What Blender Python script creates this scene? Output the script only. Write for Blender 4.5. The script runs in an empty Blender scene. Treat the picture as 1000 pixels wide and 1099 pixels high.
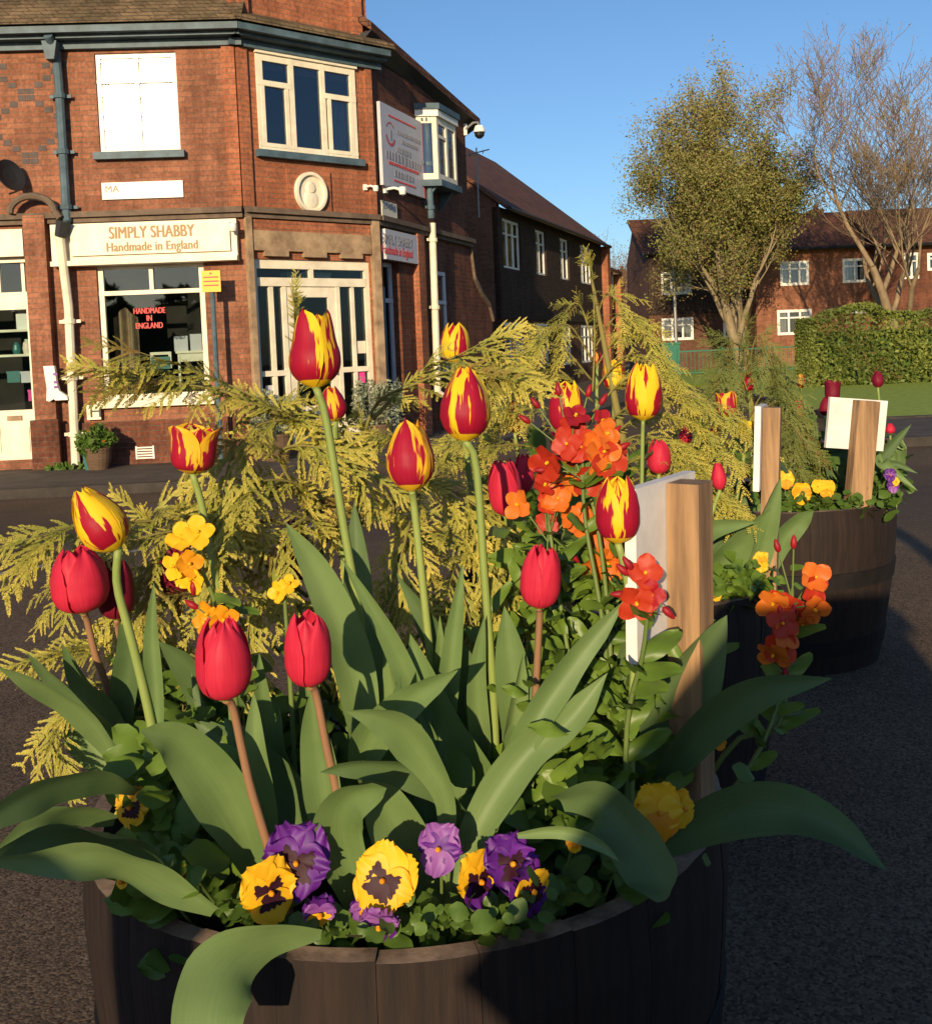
import bpy, math, random
import numpy as np
from mathutils import Vector, Matrix
random.seed(7); rng = np.random.default_rng(7)
PI = math.pi; R = math.radians
scene = bpy.context.scene; COL = scene.collection

# ------------------------------------------------------------------ camera
FPX, CX, CY = 1100.0, 500.0, 433.0
CAMZ = 0.92
cam_d = bpy.data.cameras.new('camera'); cam = bpy.data.objects.new('camera', cam_d); COL.objects.link(cam)
cam_d.sensor_fit = 'HORIZONTAL'; cam_d.sensor_width = 36; cam_d.lens = 36*FPX/1000
cam_d.shift_y = -(549.5-CY)/1000; cam_d.clip_start = 0.02; cam_d.clip_end = 800
CM = Matrix.Translation((0,0,CAMZ)) @ Matrix.Rotation(R(87),4,'X') @ Matrix.Rotation(R(-2.4),4,'Z')
cam.matrix_world = CM; scene.camera = cam
C3 = CM.to_3x3()
CR = C3 @ Vector((1,0,0)); CU = C3 @ Vector((0,1,0)); CB = C3 @ Vector((0,0,1))
def ray(px, py): return C3 @ Vector(((px-CX)/FPX, -(py-CY)/FPX, -1))
def P(px, py, d):
    r = ray(px, py); return Vector((0,0,CAMZ)) + r*(d/r.y)
def PZ(px, py, z):
    r = ray(px, py); return Vector((0,0,CAMZ)) + r*((z-CAMZ)/r.z)

# ------------------------------------------------------------------ light
SUN_AZ, SUN_EL = 12.0, 14.0       # degrees west of straight behind the viewer
w = bpy.data.worlds.new('World'); scene.world = w; w.use_nodes = True
nt = w.node_tree; bg = nt.nodes['Background']; sky = nt.nodes.new('ShaderNodeTexSky')
sky.sky_type = 'NISHITA'; sky.sun_disc = False; sky.sun_elevation = R(SUN_EL)
sd = Vector((-math.sin(R(SUN_AZ))*math.cos(R(SUN_EL)), -math.cos(R(SUN_AZ))*math.cos(R(SUN_EL)), math.sin(R(SUN_EL))))
sky.sun_rotation = math.atan2(sd.x, sd.y)
sky.air_density = 1.0; sky.dust_density = 0.7; sky.ozone_density = 4.5
nt.links.new(sky.outputs[0], bg.inputs[0]); bg.inputs[1].default_value = 0.118
sl = bpy.data.lights.new('sun', 'SUN'); so = bpy.data.objects.new('sun', sl); COL.objects.link(so)
sl.energy = 4.9; sl.angle = R(0.5); sl.color = (1.0, 0.79, 0.50)
so.rotation_euler = sd.to_track_quat('Z', 'Y').to_euler(); so.location = (0,-20,20)
scene.view_settings.view_transform = 'Standard'; scene.view_settings.look = 'None'
scene.view_settings.exposure = 0.35; scene.view_settings.gamma = 1

# ------------------------------------------------------------------ materials
def mat(name, col, rough=0.7, spec=0.3, metal=0.0, noise=None, bump=None, col2=None, trans=0.0, sheen=0):
    m = bpy.data.materials.new(name); m.use_nodes = True; n = m.node_tree.nodes; l = m.node_tree.links
    b = n['Principled BSDF']; b.inputs['Base Color'].default_value = (*col,1); b.inputs['Roughness'].default_value = rough
    b.inputs['Specular IOR Level'].default_value = spec; b.inputs['Metallic'].default_value = metal
    if noise:
        tc = n.new('ShaderNodeTexCoord'); mp = n.new('ShaderNodeMapping'); nz = n.new('ShaderNodeTexNoise'); rp = n.new('ShaderNodeValToRGB')
        sc = noise if isinstance(noise, tuple) else (noise,)*3
        mp.inputs['Scale'].default_value = sc; nz.inputs['Scale'].default_value = 1; nz.inputs['Detail'].default_value = 8; nz.inputs['Roughness'].default_value = 0.65
        l.new(tc.outputs['Object'], mp.inputs[0]); l.new(mp.outputs[0], nz.inputs[0]); l.new(nz.outputs[0], rp.inputs[0])
        c2 = col2 or tuple(c*0.55 for c in col)
        rp.color_ramp.elements[0].position = 0.35; rp.color_ramp.elements[1].position = 0.65
        rp.color_ramp.elements[0].color = (*c2,1); rp.color_ramp.elements[1].color = (*col,1)
        l.new(rp.outputs[0], b.inputs['Base Color'])
        if bump:
            bp = n.new('ShaderNodeBump'); bp.inputs['Strength'].default_value = bump; bp.inputs['Distance'].default_value = 0.01
            l.new(nz.outputs[0], bp.inputs['Height']); l.new(bp.outputs[0], b.inputs['Normal'])
    if trans:
        out = n['Material Output']; t = n.new('ShaderNodeBsdfTranslucent'); mx = n.new('ShaderNodeMixShader')
        mx.inputs[0].default_value = trans
        if noise: l.new(rp.outputs[0], t.inputs[0])
        else: t.inputs[0].default_value = (*col,1)
        l.new(b.outputs[0], mx.inputs[1]); l.new(t.outputs[0], mx.inputs[2]); l.new(mx.outputs[0], out.inputs[0])
    return m
def brickmat(name, c1, c2, mortar, sx=1.0, dirt=0.5):
    m = bpy.data.materials.new(name); m.use_nodes = True; n = m.node_tree.nodes; l = m.node_tree.links; b = n['Principled BSDF']
    tc = n.new('ShaderNodeTexCoord'); sp = n.new('ShaderNodeSeparateXYZ'); ad = n.new('ShaderNodeMath'); cb = n.new('ShaderNodeCombineXYZ')
    l.new(tc.outputs['Object'], sp.inputs[0]); l.new(sp.outputs[0], ad.inputs[0]); l.new(sp.outputs[1], ad.inputs[1])
    l.new(ad.outputs[0], cb.inputs[0]); l.new(sp.outputs[2], cb.inputs[1])
    br = n.new('ShaderNodeTexBrick'); l.new(cb.outputs[0], br.inputs[0])
    br.inputs['Scale'].default_value = 1; br.inputs['Brick Width'].default_value = 0.2; br.inputs['Row Height'].default_value = 0.066
    br.inputs['Mortar Size'].default_value = 0.006; br.inputs['Mortar Smooth'].default_value = 0.2; br.inputs['Bias'].default_value = -0.1
    br.inputs['Color1'].default_value = (*c1,1); br.inputs['Color2'].default_value = (*c2,1); br.inputs['Mortar'].default_value = (*mortar,1)
    nz = n.new('ShaderNodeTexNoise'); nz.inputs['Scale'].default_value = 1.1; nz.inputs['Detail'].default_value = 9; nz.inputs['Roughness'].default_value = 0.7
    l.new(tc.outputs['Object'], nz.inputs[0]); rp = n.new('ShaderNodeValToRGB'); l.new(nz.outputs[0], rp.inputs[0])
    rp.color_ramp.elements[0].position = 0.3; rp.color_ramp.elements[0].color = (1-dirt,)*3+(1,); rp.color_ramp.elements[1].position = 0.7; rp.color_ramp.elements[1].color = (1.15,1.12,1.08,1)
    mu = n.new('ShaderNodeMix'); mu.data_type = 'RGBA'; mu.blend_type = 'MULTIPLY'; mu.inputs[0].default_value = 1
    l.new(br.outputs[0], mu.inputs[6]); l.new(rp.outputs[0], mu.inputs[7])
    mp2 = n.new('ShaderNodeMapping'); mp2.inputs['Scale'].default_value = (3.5,3.5,0.6); l.new(tc.outputs['Object'], mp2.inputs[0]); n3 = n.new('ShaderNodeTexNoise'); n3.inputs['Scale'].default_value = 1; n3.inputs['Detail'].default_value = 10; n3.inputs['Roughness'].default_value = 0.75; l.new(mp2.outputs[0], n3.inputs[0])
    r3 = n.new('ShaderNodeValToRGB'); l.new(n3.outputs[0], r3.inputs[0]); r3.color_ramp.elements[0].position = 0.36; r3.color_ramp.elements[0].color = (1-dirt*0.9,1-dirt*0.95,1-dirt,1); r3.color_ramp.elements[1].position = 0.56; r3.color_ramp.elements[1].color = (1,1,1,1)
    m3 = n.new('ShaderNodeMix'); m3.data_type = 'RGBA'; m3.blend_type = 'MULTIPLY'; m3.inputs[0].default_value = 1; l.new(mu.outputs[2], m3.inputs[6]); l.new(r3.outputs[0], m3.inputs[7])
    n4 = n.new('ShaderNodeTexNoise'); n4.inputs['Scale'].default_value = 28; n4.inputs['Detail'].default_value = 4; l.new(tc.outputs['Object'], n4.inputs[0]); r4 = n.new('ShaderNodeValToRGB'); l.new(n4.outputs[0], r4.inputs[0]); r4.color_ramp.elements[0].position = 0.3; r4.color_ramp.elements[0].color = (0.72,0.72,0.72,1); r4.color_ramp.elements[1].position = 0.7; r4.color_ramp.elements[1].color = (1.2,1.18,1.15,1)
    m4 = n.new('ShaderNodeMix'); m4.data_type = 'RGBA'; m4.blend_type = 'MULTIPLY'; m4.inputs[0].default_value = 1; l.new(m3.outputs[2], m4.inputs[6]); l.new(r4.outputs[0], m4.inputs[7]); l.new(m4.outputs[2], b.inputs['Base Color'])
    b.inputs['Roughness'].default_value = 0.85; b.inputs['Specular IOR Level'].default_value = 0.2
    bp = n.new('ShaderNodeBump'); bp.inputs['Strength'].default_value = 0.5; bp.inputs['Distance'].default_value = 0.01; bp.invert = True
    l.new(br.outputs['Fac'], bp.inputs['Height']); l.new(bp.outputs[0], b.inputs['Normal'])
    return m
def glassmat(name, refl=0.25, rough=0.02, tint=(0.8,0.85,0.85)):
    m = bpy.data.materials.new(name); m.use_nodes = True; n = m.node_tree.nodes; l = m.node_tree.links
    n.remove(n['Principled BSDF']); g = n.new('ShaderNodeBsdfGlossy'); t = n.new('ShaderNodeBsdfTransparent'); mx = n.new('ShaderNodeMixShader'); lw = n.new('ShaderNodeFresnel')
    lw.inputs[0].default_value = 1.5; a = n.new('ShaderNodeMath'); a.inputs[1].default_value = refl; l.new(lw.outputs[0], a.inputs[0]); a.use_clamp = True
    g.inputs['Roughness'].default_value = rough; t.inputs[0].default_value = (*tint,1); g.inputs[0].default_value = (0.9,0.95,1,1)
    l.new(a.outputs[0], mx.inputs[0]); l.new(t.outputs[0], mx.inputs[1]); l.new(g.outputs[0], mx.inputs[2]); l.new(mx.outputs[0], n['Material Output'].inputs[0])
    return m
def leafmat(name, c1, c2, rough=0.5, streak=True, trans=0.28, spec=0.35):
    m = bpy.data.materials.new(name); m.use_nodes = True; n = m.node_tree.nodes; l = m.node_tree.links; b = n['Principled BSDF']
    uv = n.new('ShaderNodeTexCoord'); mp = n.new('ShaderNodeMapping'); mp.inputs['Scale'].default_value = (60,1.5,1) if streak else (6,6,6)
    nz = n.new('ShaderNodeTexNoise'); nz.inputs['Scale'].default_value = 1; nz.inputs['Detail'].default_value = 3
    l.new(uv.outputs['UV' if streak else 'Object'], mp.inputs[0]); l.new(mp.outputs[0], nz.inputs[0])
    n2 = n.new('ShaderNodeTexNoise'); n2.inputs['Scale'].default_value = 25; n2.inputs['Detail'].default_value = 6; l.new(uv.outputs['Object'], n2.inputs[0])
    av = n.new('ShaderNodeMath'); av.operation = 'ADD'; l.new(nz.outputs[0], av.inputs[0]); l.new(n2.outputs[0], av.inputs[1])
    hf = n.new('ShaderNodeMath'); hf.operation = 'MULTIPLY'; hf.inputs[1].default_value = 0.5; l.new(av.outputs[0], hf.inputs[0])
    oi = n.new('ShaderNodeObjectInfo'); ov = n.new('ShaderNodeMath'); ov.operation = 'MULTIPLY_ADD'; ov.inputs[1].default_value = 0.25; l.new(oi.outputs['Random'], ov.inputs[0])
    sb = n.new('ShaderNodeMath'); sb.operation = 'SUBTRACT'; sb.inputs[1].default_value = 0.125; l.new(hf.outputs[0], sb.inputs[0]); l.new(sb.outputs[0], ov.inputs[2])
    rp = n.new('ShaderNodeValToRGB'); l.new(ov.outputs[0], rp.inputs[0])
    rp.color_ramp.elements[0].position = 0.24; rp.color_ramp.elements[0].color = (*c2,1); rp.color_ramp.elements[1].position = 0.74; rp.color_ramp.elements[1].color = (*c1,1)
    l.new(rp.outputs[0], b.inputs['Base Color']); b.inputs['Roughness'].default_value = rough; b.inputs['Specular IOR Level'].default_value = spec
    bp = n.new('ShaderNodeBump'); bp.inputs['Strength'].default_value = 0.12; bp.inputs['Distance'].default_value = 0.001; l.new(nz.outputs[0], bp.inputs['Height']); l.new(bp.outputs[0], b.inputs['Normal'])
    t = n.new('ShaderNodeBsdfTranslucent'); l.new(rp.outputs[0], t.inputs[0]); mx = n.new('ShaderNodeMixShader'); mx.inputs[0].default_value = trans
    l.new(b.outputs[0], mx.inputs[1]); l.new(t.outputs[0], mx.inputs[2]); l.new(mx.outputs[0], n['Material Output'].inputs[0])
    return m
def petalmat(name, red, red2, yellow=None, bias=0.0):
    m = bpy.data.materials.new(name); m.use_nodes = True; n = m.node_tree.nodes; l = m.node_tree.links; b = n['Principled BSDF']
    def M(op, a, c, d=None):
        x = n.new('ShaderNodeMath'); x.operation = op
        for i, v in enumerate((a, c, d)):
            if v is None: continue
            if isinstance(v, (int, float)): x.inputs[i].default_value = v
            else: l.new(v, x.inputs[i])
        return x.outputs[0]
    tc = n.new('ShaderNodeTexCoord'); sp = n.new('ShaderNodeSeparateXYZ'); l.new(tc.outputs['UV'], sp.inputs[0])
    oi = n.new('ShaderNodeObjectInfo'); rnd = oi.outputs['Random']
    U = sp.outputs[0]; V = sp.outputs[1]
    au = M('ABSOLUTE', M('MULTIPLY_ADD', U, 2, -1), 0)
    cb = n.new('ShaderNodeCombineXYZ'); l.new(M('MULTIPLY', U, 11), cb.inputs[0]); l.new(M('MULTIPLY', V, 2.2), cb.inputs[1]); l.new(M('MULTIPLY', rnd, 40), cb.inputs[2])
    nz = n.new('ShaderNodeTexNoise'); nz.inputs['Scale'].default_value = 1.0; nz.inputs['Detail'].default_value = 2; l.new(cb.outputs[0], nz.inputs[0])
    cf = n.new('ShaderNodeCombineXYZ'); l.new(M('MULTIPLY', U, 22), cf.inputs[0]); l.new(M('MULTIPLY', V, 2), cf.inputs[1]); l.new(M('MULTIPLY', rnd, 17), cf.inputs[2])
    fz = n.new('ShaderNodeTexNoise'); fz.inputs['Scale'].default_value = 1.0; l.new(cf.outputs[0], fz.inputs[0])
    rp = n.new('ShaderNodeMix'); rp.data_type = 'RGBA'; l.new(M('MULTIPLY_ADD', M('ADD', fz.outputs[0], M('MULTIPLY', nz.outputs[0], 0.8)), 1.6, -0.95), rp.inputs[0]); rp.clamp_factor = True; rp.inputs[6].default_value = (*red2,1); rp.inputs[7].default_value = (*red,1)
    colr = rp.outputs[2]
    if yellow:
        # yellow outside a feathered red flame that narrows to the tip; base yellow too
        t = M('SUBTRACT', au, M('MULTIPLY_ADD', V, -0.50, 0.80+bias))
        t = M('ADD', t, M('MULTIPLY', M('SUBTRACT', nz.outputs[0], 0.5), 1.9))
        t = M('ADD', t, M('MULTIPLY', M('SUBTRACT', rnd, 0.5), 0.35))
        t2 = M('MULTIPLY', M('SUBTRACT', 0.09, V), 14)
        t = M('MAXIMUM', t, t2)
        f = n.new('ShaderNodeMath'); f.operation = 'MULTIPLY_ADD'; f.use_clamp = True; l.new(t, f.inputs[0]); f.inputs[1].default_value = 9; f.inputs[2].default_value = 0.5
        mx = n.new('ShaderNodeMix'); mx.data_type = 'RGBA'; l.new(f.outputs[0], mx.inputs[0]); l.new(colr, mx.inputs[6]); mx.inputs[7].default_value = (*yellow,1); colr = mx.outputs[2]
    else:
        f = n.new('ShaderNodeMath'); f.operation = 'MULTIPLY_ADD'; f.use_clamp = True; l.new(M('SUBTRACT', 0.06, V), f.inputs[0]); f.inputs[1].default_value = 20; f.inputs[2].default_value = 0.0
        mx = n.new('ShaderNodeMix'); mx.data_type = 'RGBA'; l.new(f.outputs[0], mx.inputs[0]); l.new(colr, mx.inputs[6]); mx.inputs[7].default_value = (0.6,0.25,0.03,1); colr = mx.outputs[2]
    l.new(colr, b.inputs['Base Color']); b.inputs['Roughness'].default_value = 0.52; b.inputs['Specular IOR Level'].default_value = 0.22
    bp = n.new('ShaderNodeBump'); bp.inputs['Strength'].default_value = 0.15; bp.inputs['Distance'].default_value = 0.001; l.new(fz.outputs[0], bp.inputs['Height']); l.new(bp.outputs[0], b.inputs['Normal'])
    tr = n.new('ShaderNodeBsdfTranslucent'); l.new(colr, tr.inputs[0]); ms = n.new('ShaderNodeMixShader'); ms.inputs[0].default_value = 0.30
    l.new(b.outputs[0], ms.inputs[1]); l.new(tr.outputs[0], ms.inputs[2]); l.new(ms.outputs[0], n['Material Output'].inputs[0])
    return m
M_ = {}
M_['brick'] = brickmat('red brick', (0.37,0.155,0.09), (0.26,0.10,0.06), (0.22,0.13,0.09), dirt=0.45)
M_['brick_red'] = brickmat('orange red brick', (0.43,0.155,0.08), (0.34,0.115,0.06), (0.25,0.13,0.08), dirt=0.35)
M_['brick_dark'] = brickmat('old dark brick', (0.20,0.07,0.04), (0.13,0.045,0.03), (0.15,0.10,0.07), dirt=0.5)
M_['brick_brown'] = brickmat('brown brick', (0.16,0.075,0.045), (0.11,0.05,0.03), (0.12,0.08,0.06), dirt=0.3)
M_['blue_brick'] = mat('blue brick', (0.10,0.075,0.07), 0.7, noise=6)
M_['stone'] = mat('weathered stone', (0.42,0.29,0.17), 0.85, noise=5, col2=(0.20,0.13,0.08), bump=0.3)
M_['dark_stone'] = mat('dark stone course', (0.17,0.12,0.085), 0.85, noise=6, bump=0.3)
M_['cream'] = mat('cream painted wood', (0.80,0.72,0.55), 0.45, noise=4, col2=(0.62,0.55,0.42))
M_['white'] = mat('white paint', (0.80,0.77,0.70), 0.4, noise=5, col2=(0.68,0.65,0.58))
M_['bluepaint'] = mat('grey blue paint', (0.085,0.135,0.17), 0.55, noise=5, col2=(0.045,0.07,0.085))
M_['tile'] = brickmat('clay roof tile', (0.20,0.085,0.05), (0.13,0.06,0.04), (0.04,0.025,0.02), dirt=0.4)
M_['mosstile'] = brickmat('mossy roof tile', (0.20,0.14,0.08), (0.13,0.10,0.055), (0.05,0.04,0.03), dirt=0.5)
M_['darkclad'] = brickmat('dark hung tiles', (0.075,0.046,0.036), (0.050,0.034,0.028), (0.018,0.012,0.010), dirt=0.3)
M_['glass'] = glassmat('window glass', -0.015, 0.02)
M_['glass_sky'] = glassmat('upper window glass', 0.04, 0.03, (0.7,0.72,0.75))
M_['glass_sun'] = glassmat('window glass facing the sun', 0.22, 0.21, (0.6,0.6,0.6))
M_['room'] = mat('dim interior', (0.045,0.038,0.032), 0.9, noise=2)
M_['curtain'] = mat('net curtain', (0.55,0.53,0.48), 0.8, noise=(30,30,1))
M_['blind'] = mat('red blind', (0.28,0.12,0.10), 0.8)
M_['asphalt'] = None
M_['paving'] = mat('worn pavement', (0.095,0.075,0.06), 0.9, noise=3, bump=0.2)
M_['kerb'] = mat('stone kerb', (0.055,0.045,0.038), 0.85, noise=5)
M_['line'] = mat('road paint', (0.45,0.43,0.40), 0.8, noise=30, col2=(0.12,0.11,0.10))
M_['grass'] = mat('lawn grass', (0.30,0.36,0.05), 0.95, noise=(9,5,9), col2=(0.18,0.26,0.03), bump=0.3)
M_['metal_dark'] = mat('dark metal', (0.03,0.03,0.032), 0.5, metal=0.2)
M_['grey'] = mat('grey metal', (0.25,0.25,0.25), 0.45, metal=0.4)
M_['black'] = mat('black paint', (0.015,0.015,0.016), 0.4)
M_['yellow_sign'] = mat('yellow sign enamel', (0.80,0.42,0.03), 0.45)
M_['red_text'] = mat('red lettering', (0.55,0.06,0.05), 0.5)
M_['gold_text'] = mat('gold lettering', (0.30,0.17,0.07), 0.5)
M_['grey_text'] = mat('grey lettering', (0.28,0.26,0.27), 0.5)
M_['pale_sign'] = mat('pale printed sign', (0.55,0.53,0.56), 0.5, noise=3, col2=(0.48,0.46,0.49))
M_['teal'] = mat('teal glaze', (0.04,0.16,0.15), 0.3)
M_['pink'] = mat('pink card', (0.75,0.06,0.30), 0.5)
M_['terracotta'] = mat('brown basket', (0.14,0.085,0.05), 0.8, noise=(20,20,80))
M_['green_paint'] = mat('green painted metal', (0.015,0.13,0.085), 0.5)
M_['soil'] = mat('potting soil', (0.035,0.022,0.015), 0.95, noise=60, bump=1.0)
M_['hoop'] = mat('dark iron hoop', (0.014,0.011,0.011), 0.7, spec=0.25, noise=20)
M_['twig'] = mat('conifer twig', (0.20,0.17,0.05), 0.8)
M_['bark'] = mat('pale bark', (0.30,0.23,0.14), 0.85, noise=(6,6,2), bump=0.5)
M_['bark2'] = mat('brown bark', (0.28,0.20,0.12), 0.85, noise=(6,6,2), bump=0.4)
M_['stem'] = leafmat('tulip stem green', (0.30,0.36,0.10), (0.20,0.27,0.07), trans=0.1)
M_['stem_brown'] = leafmat('tulip stem reddish', (0.30,0.15,0.08), (0.22,0.13,0.07), trans=0.05)
M_['stem_dark'] = leafmat('wallflower stem', (0.16,0.22,0.06), (0.10,0.15,0.04), trans=0.1)
M_['leaf'] = leafmat('tulip leaf', (0.20,0.29,0.105), (0.12,0.195,0.06))
M_['leaf_dark'] = leafmat('tulip leaf deep', (0.13,0.20,0.075), (0.075,0.13,0.045))
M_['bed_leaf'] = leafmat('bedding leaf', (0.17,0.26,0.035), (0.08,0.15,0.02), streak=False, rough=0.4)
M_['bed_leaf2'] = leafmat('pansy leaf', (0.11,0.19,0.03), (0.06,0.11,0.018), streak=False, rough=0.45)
M_['p_flame'] = petalmat('flamed petal', (0.46,0.010,0.030), (0.33,0.008,0.04), (0.92,0.60,0.02), -0.05)
M_['p_yel'] = petalmat('mostly yellow petal', (0.46,0.010,0.030), (0.34,0.008,0.035), (0.92,0.62,0.025), -0.30)
M_['p_redflame'] = petalmat('mostly red petal', (0.47,0.014,0.038), (0.34,0.010,0.045), (0.88,0.52,0.03), 0.16)
M_['p_red'] = petalmat('red petal', (0.70,0.035,0.075), (0.56,0.022,0.06))
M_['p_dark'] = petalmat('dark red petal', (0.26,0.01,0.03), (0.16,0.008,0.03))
M_['orange'] = leafmat('orange petal', (0.82,0.23,0.025), (0.66,0.12,0.015), streak=False, trans=0.3)
M_['redorange'] = leafmat('red orange petal', (0.60,0.060,0.015), (0.42,0.022,0.015), streak=False, trans=0.3)
M_['crimson'] = leafmat('crimson petal', (0.40,0.012,0.02), (0.25,0.01,0.02), streak=False, trans=0.2)
M_['yellow'] = leafmat('yellow petal', (0.95,0.60,0.02), (0.88,0.46,0.015), streak=False, trans=0.3)
M_['gold'] = leafmat('golden petal', (0.90,0.42,0.015), (0.82,0.30,0.01), streak=False, trans=0.3)
M_['purple'] = leafmat('purple petal', (0.16,0.02,0.30), (0.08,0.012,0.18), streak=False, trans=0.25)
M_['lilac'] = leafmat('mauve petal', (0.34,0.13,0.42), (0.22,0.06,0.32), streak=False, trans=0.25)
M_['blotch'] = mat('dark blotch', (0.03,0.004,0.012), 0.6)

def asphalt():
    m = bpy.data.materials.new('asphalt'); m.use_nodes = True; n = m.node_tree.nodes; l = m.node_tree.links; b = n['Principled BSDF']
    tc = n.new('ShaderNodeTexCoord')
    v = n.new('ShaderNodeTexVoronoi'); v.inputs['Scale'].default_value = 210; l.new(tc.outputs['Object'], v.inputs[0])
    v2 = n.new('ShaderNodeTexNoise'); v2.inputs['Scale'].default_value = 0.7; v2.inputs['Detail'].default_value = 10; v2.inputs['Roughness'].default_value = 0.7; l.new(tc.outputs['Object'], v2.inputs[0])
    r1 = n.new('ShaderNodeValToRGB'); l.new(v.outputs['Color'], r1.inputs[0]); r1.color_ramp.elements[0].color = (0.036,0.025,0.018,1); r1.color_ramp.elements[1].color = (0.21,0.15,0.10,1)
    r2 = n.new('ShaderNodeValToRGB'); l.new(v2.outputs[0], r2.inputs[0]); r2.color_ramp.elements[0].position = 0.3; r2.color_ramp.elements[0].color = (0.62,0.62,0.64,1); r2.color_ramp.elements[1].position = 0.7; r2.color_ramp.elements[1].color = (1.15,1.12,1.08,1)
    mu = n.new('ShaderNodeMix'); mu.data_type = 'RGBA'; mu.blend_type = 'MULTIPLY'; mu.inputs[0].default_value = 1
    l.new(r1.outputs[0], mu.inputs[6]); l.new(r2.outputs[0], mu.inputs[7]); l.new(mu.outputs[2], b.inputs['Base Color'])
    b.inputs['Roughness'].default_value = 0.9; b.inputs['Specular IOR Level'].default_value = 0.1
    bp = n.new('ShaderNodeBump'); bp.inputs['Strength'].default_value = 0.4; bp.inputs['Distance'].default_value = 0.002; l.new(v.outputs['Distance'], bp.inputs['Height']); bp.invert = True; l.new(bp.outputs[0], b.inputs['Normal'])
    return m
M_['asphalt'] = asphalt()
def woodmat(name, c1, c2, scale=(30,30,2), knots=False):
    m = mat(name, c1, 0.75, noise=scale, col2=c2, bump=0.25); return m
M_['stave'] = woodmat('dark stained stave', (0.027,0.015,0.011), (0.011,0.007,0.006), (90,90,5))
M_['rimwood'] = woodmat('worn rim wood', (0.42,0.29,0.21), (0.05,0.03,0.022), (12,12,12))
M_['stake'] = woodmat('sawn softwood', (0.40,0.24,0.12), (0.17,0.10,0.055), (60,60,3.5))
M_['board'] = mat('white painted board', (0.80,0.76,0.72), 0.6, noise=12, col2=(0.60,0.56,0.53))
def fronmat(name, tipc, inc, browned):
    m = bpy.data.materials.new(name); m.use_nodes = True; n = m.node_tree.nodes; l = m.node_tree.links; b = n['Principled BSDF']
    at = n.new('ShaderNodeAttribute'); at.attribute_name = 'tip'
    rp = n.new('ShaderNodeValToRGB'); l.new(at.outputs['Fac'], rp.inputs[0]); e = rp.color_ramp.elements
    e[0].position = 0.0; e[0].color = (*browned,1); e[1].position = 1.0; e[1].color = (*tipc,1); q = e.new(0.12); q.color = (*inc,1)
    l.new(rp.outputs[0], b.inputs['Base Color']); b.inputs['Roughness'].default_value = 0.55; b.inputs['Specular IOR Level'].default_value = 0.25
    t = n.new('ShaderNodeBsdfTranslucent'); l.new(rp.outputs[0], t.inputs[0]); mx = n.new('ShaderNodeMixShader'); mx.inputs[0].default_value = 0.2
    l.new(b.outputs[0], mx.inputs[1]); l.new(t.outputs[0], mx.inputs[2]); l.new(mx.outputs[0], n['Material Output'].inputs[0])
    return m
M_['frond'] = fronmat('golden cypress foliage', (0.62,0.49,0.09), (0.20,0.23,0.04), (0.26,0.13,0.04))
M_['frond2'] = fronmat('green gold cypress foliage', (0.50,0.40,0.10), (0.13,0.16,0.035), (0.22,0.11,0.04))

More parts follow.
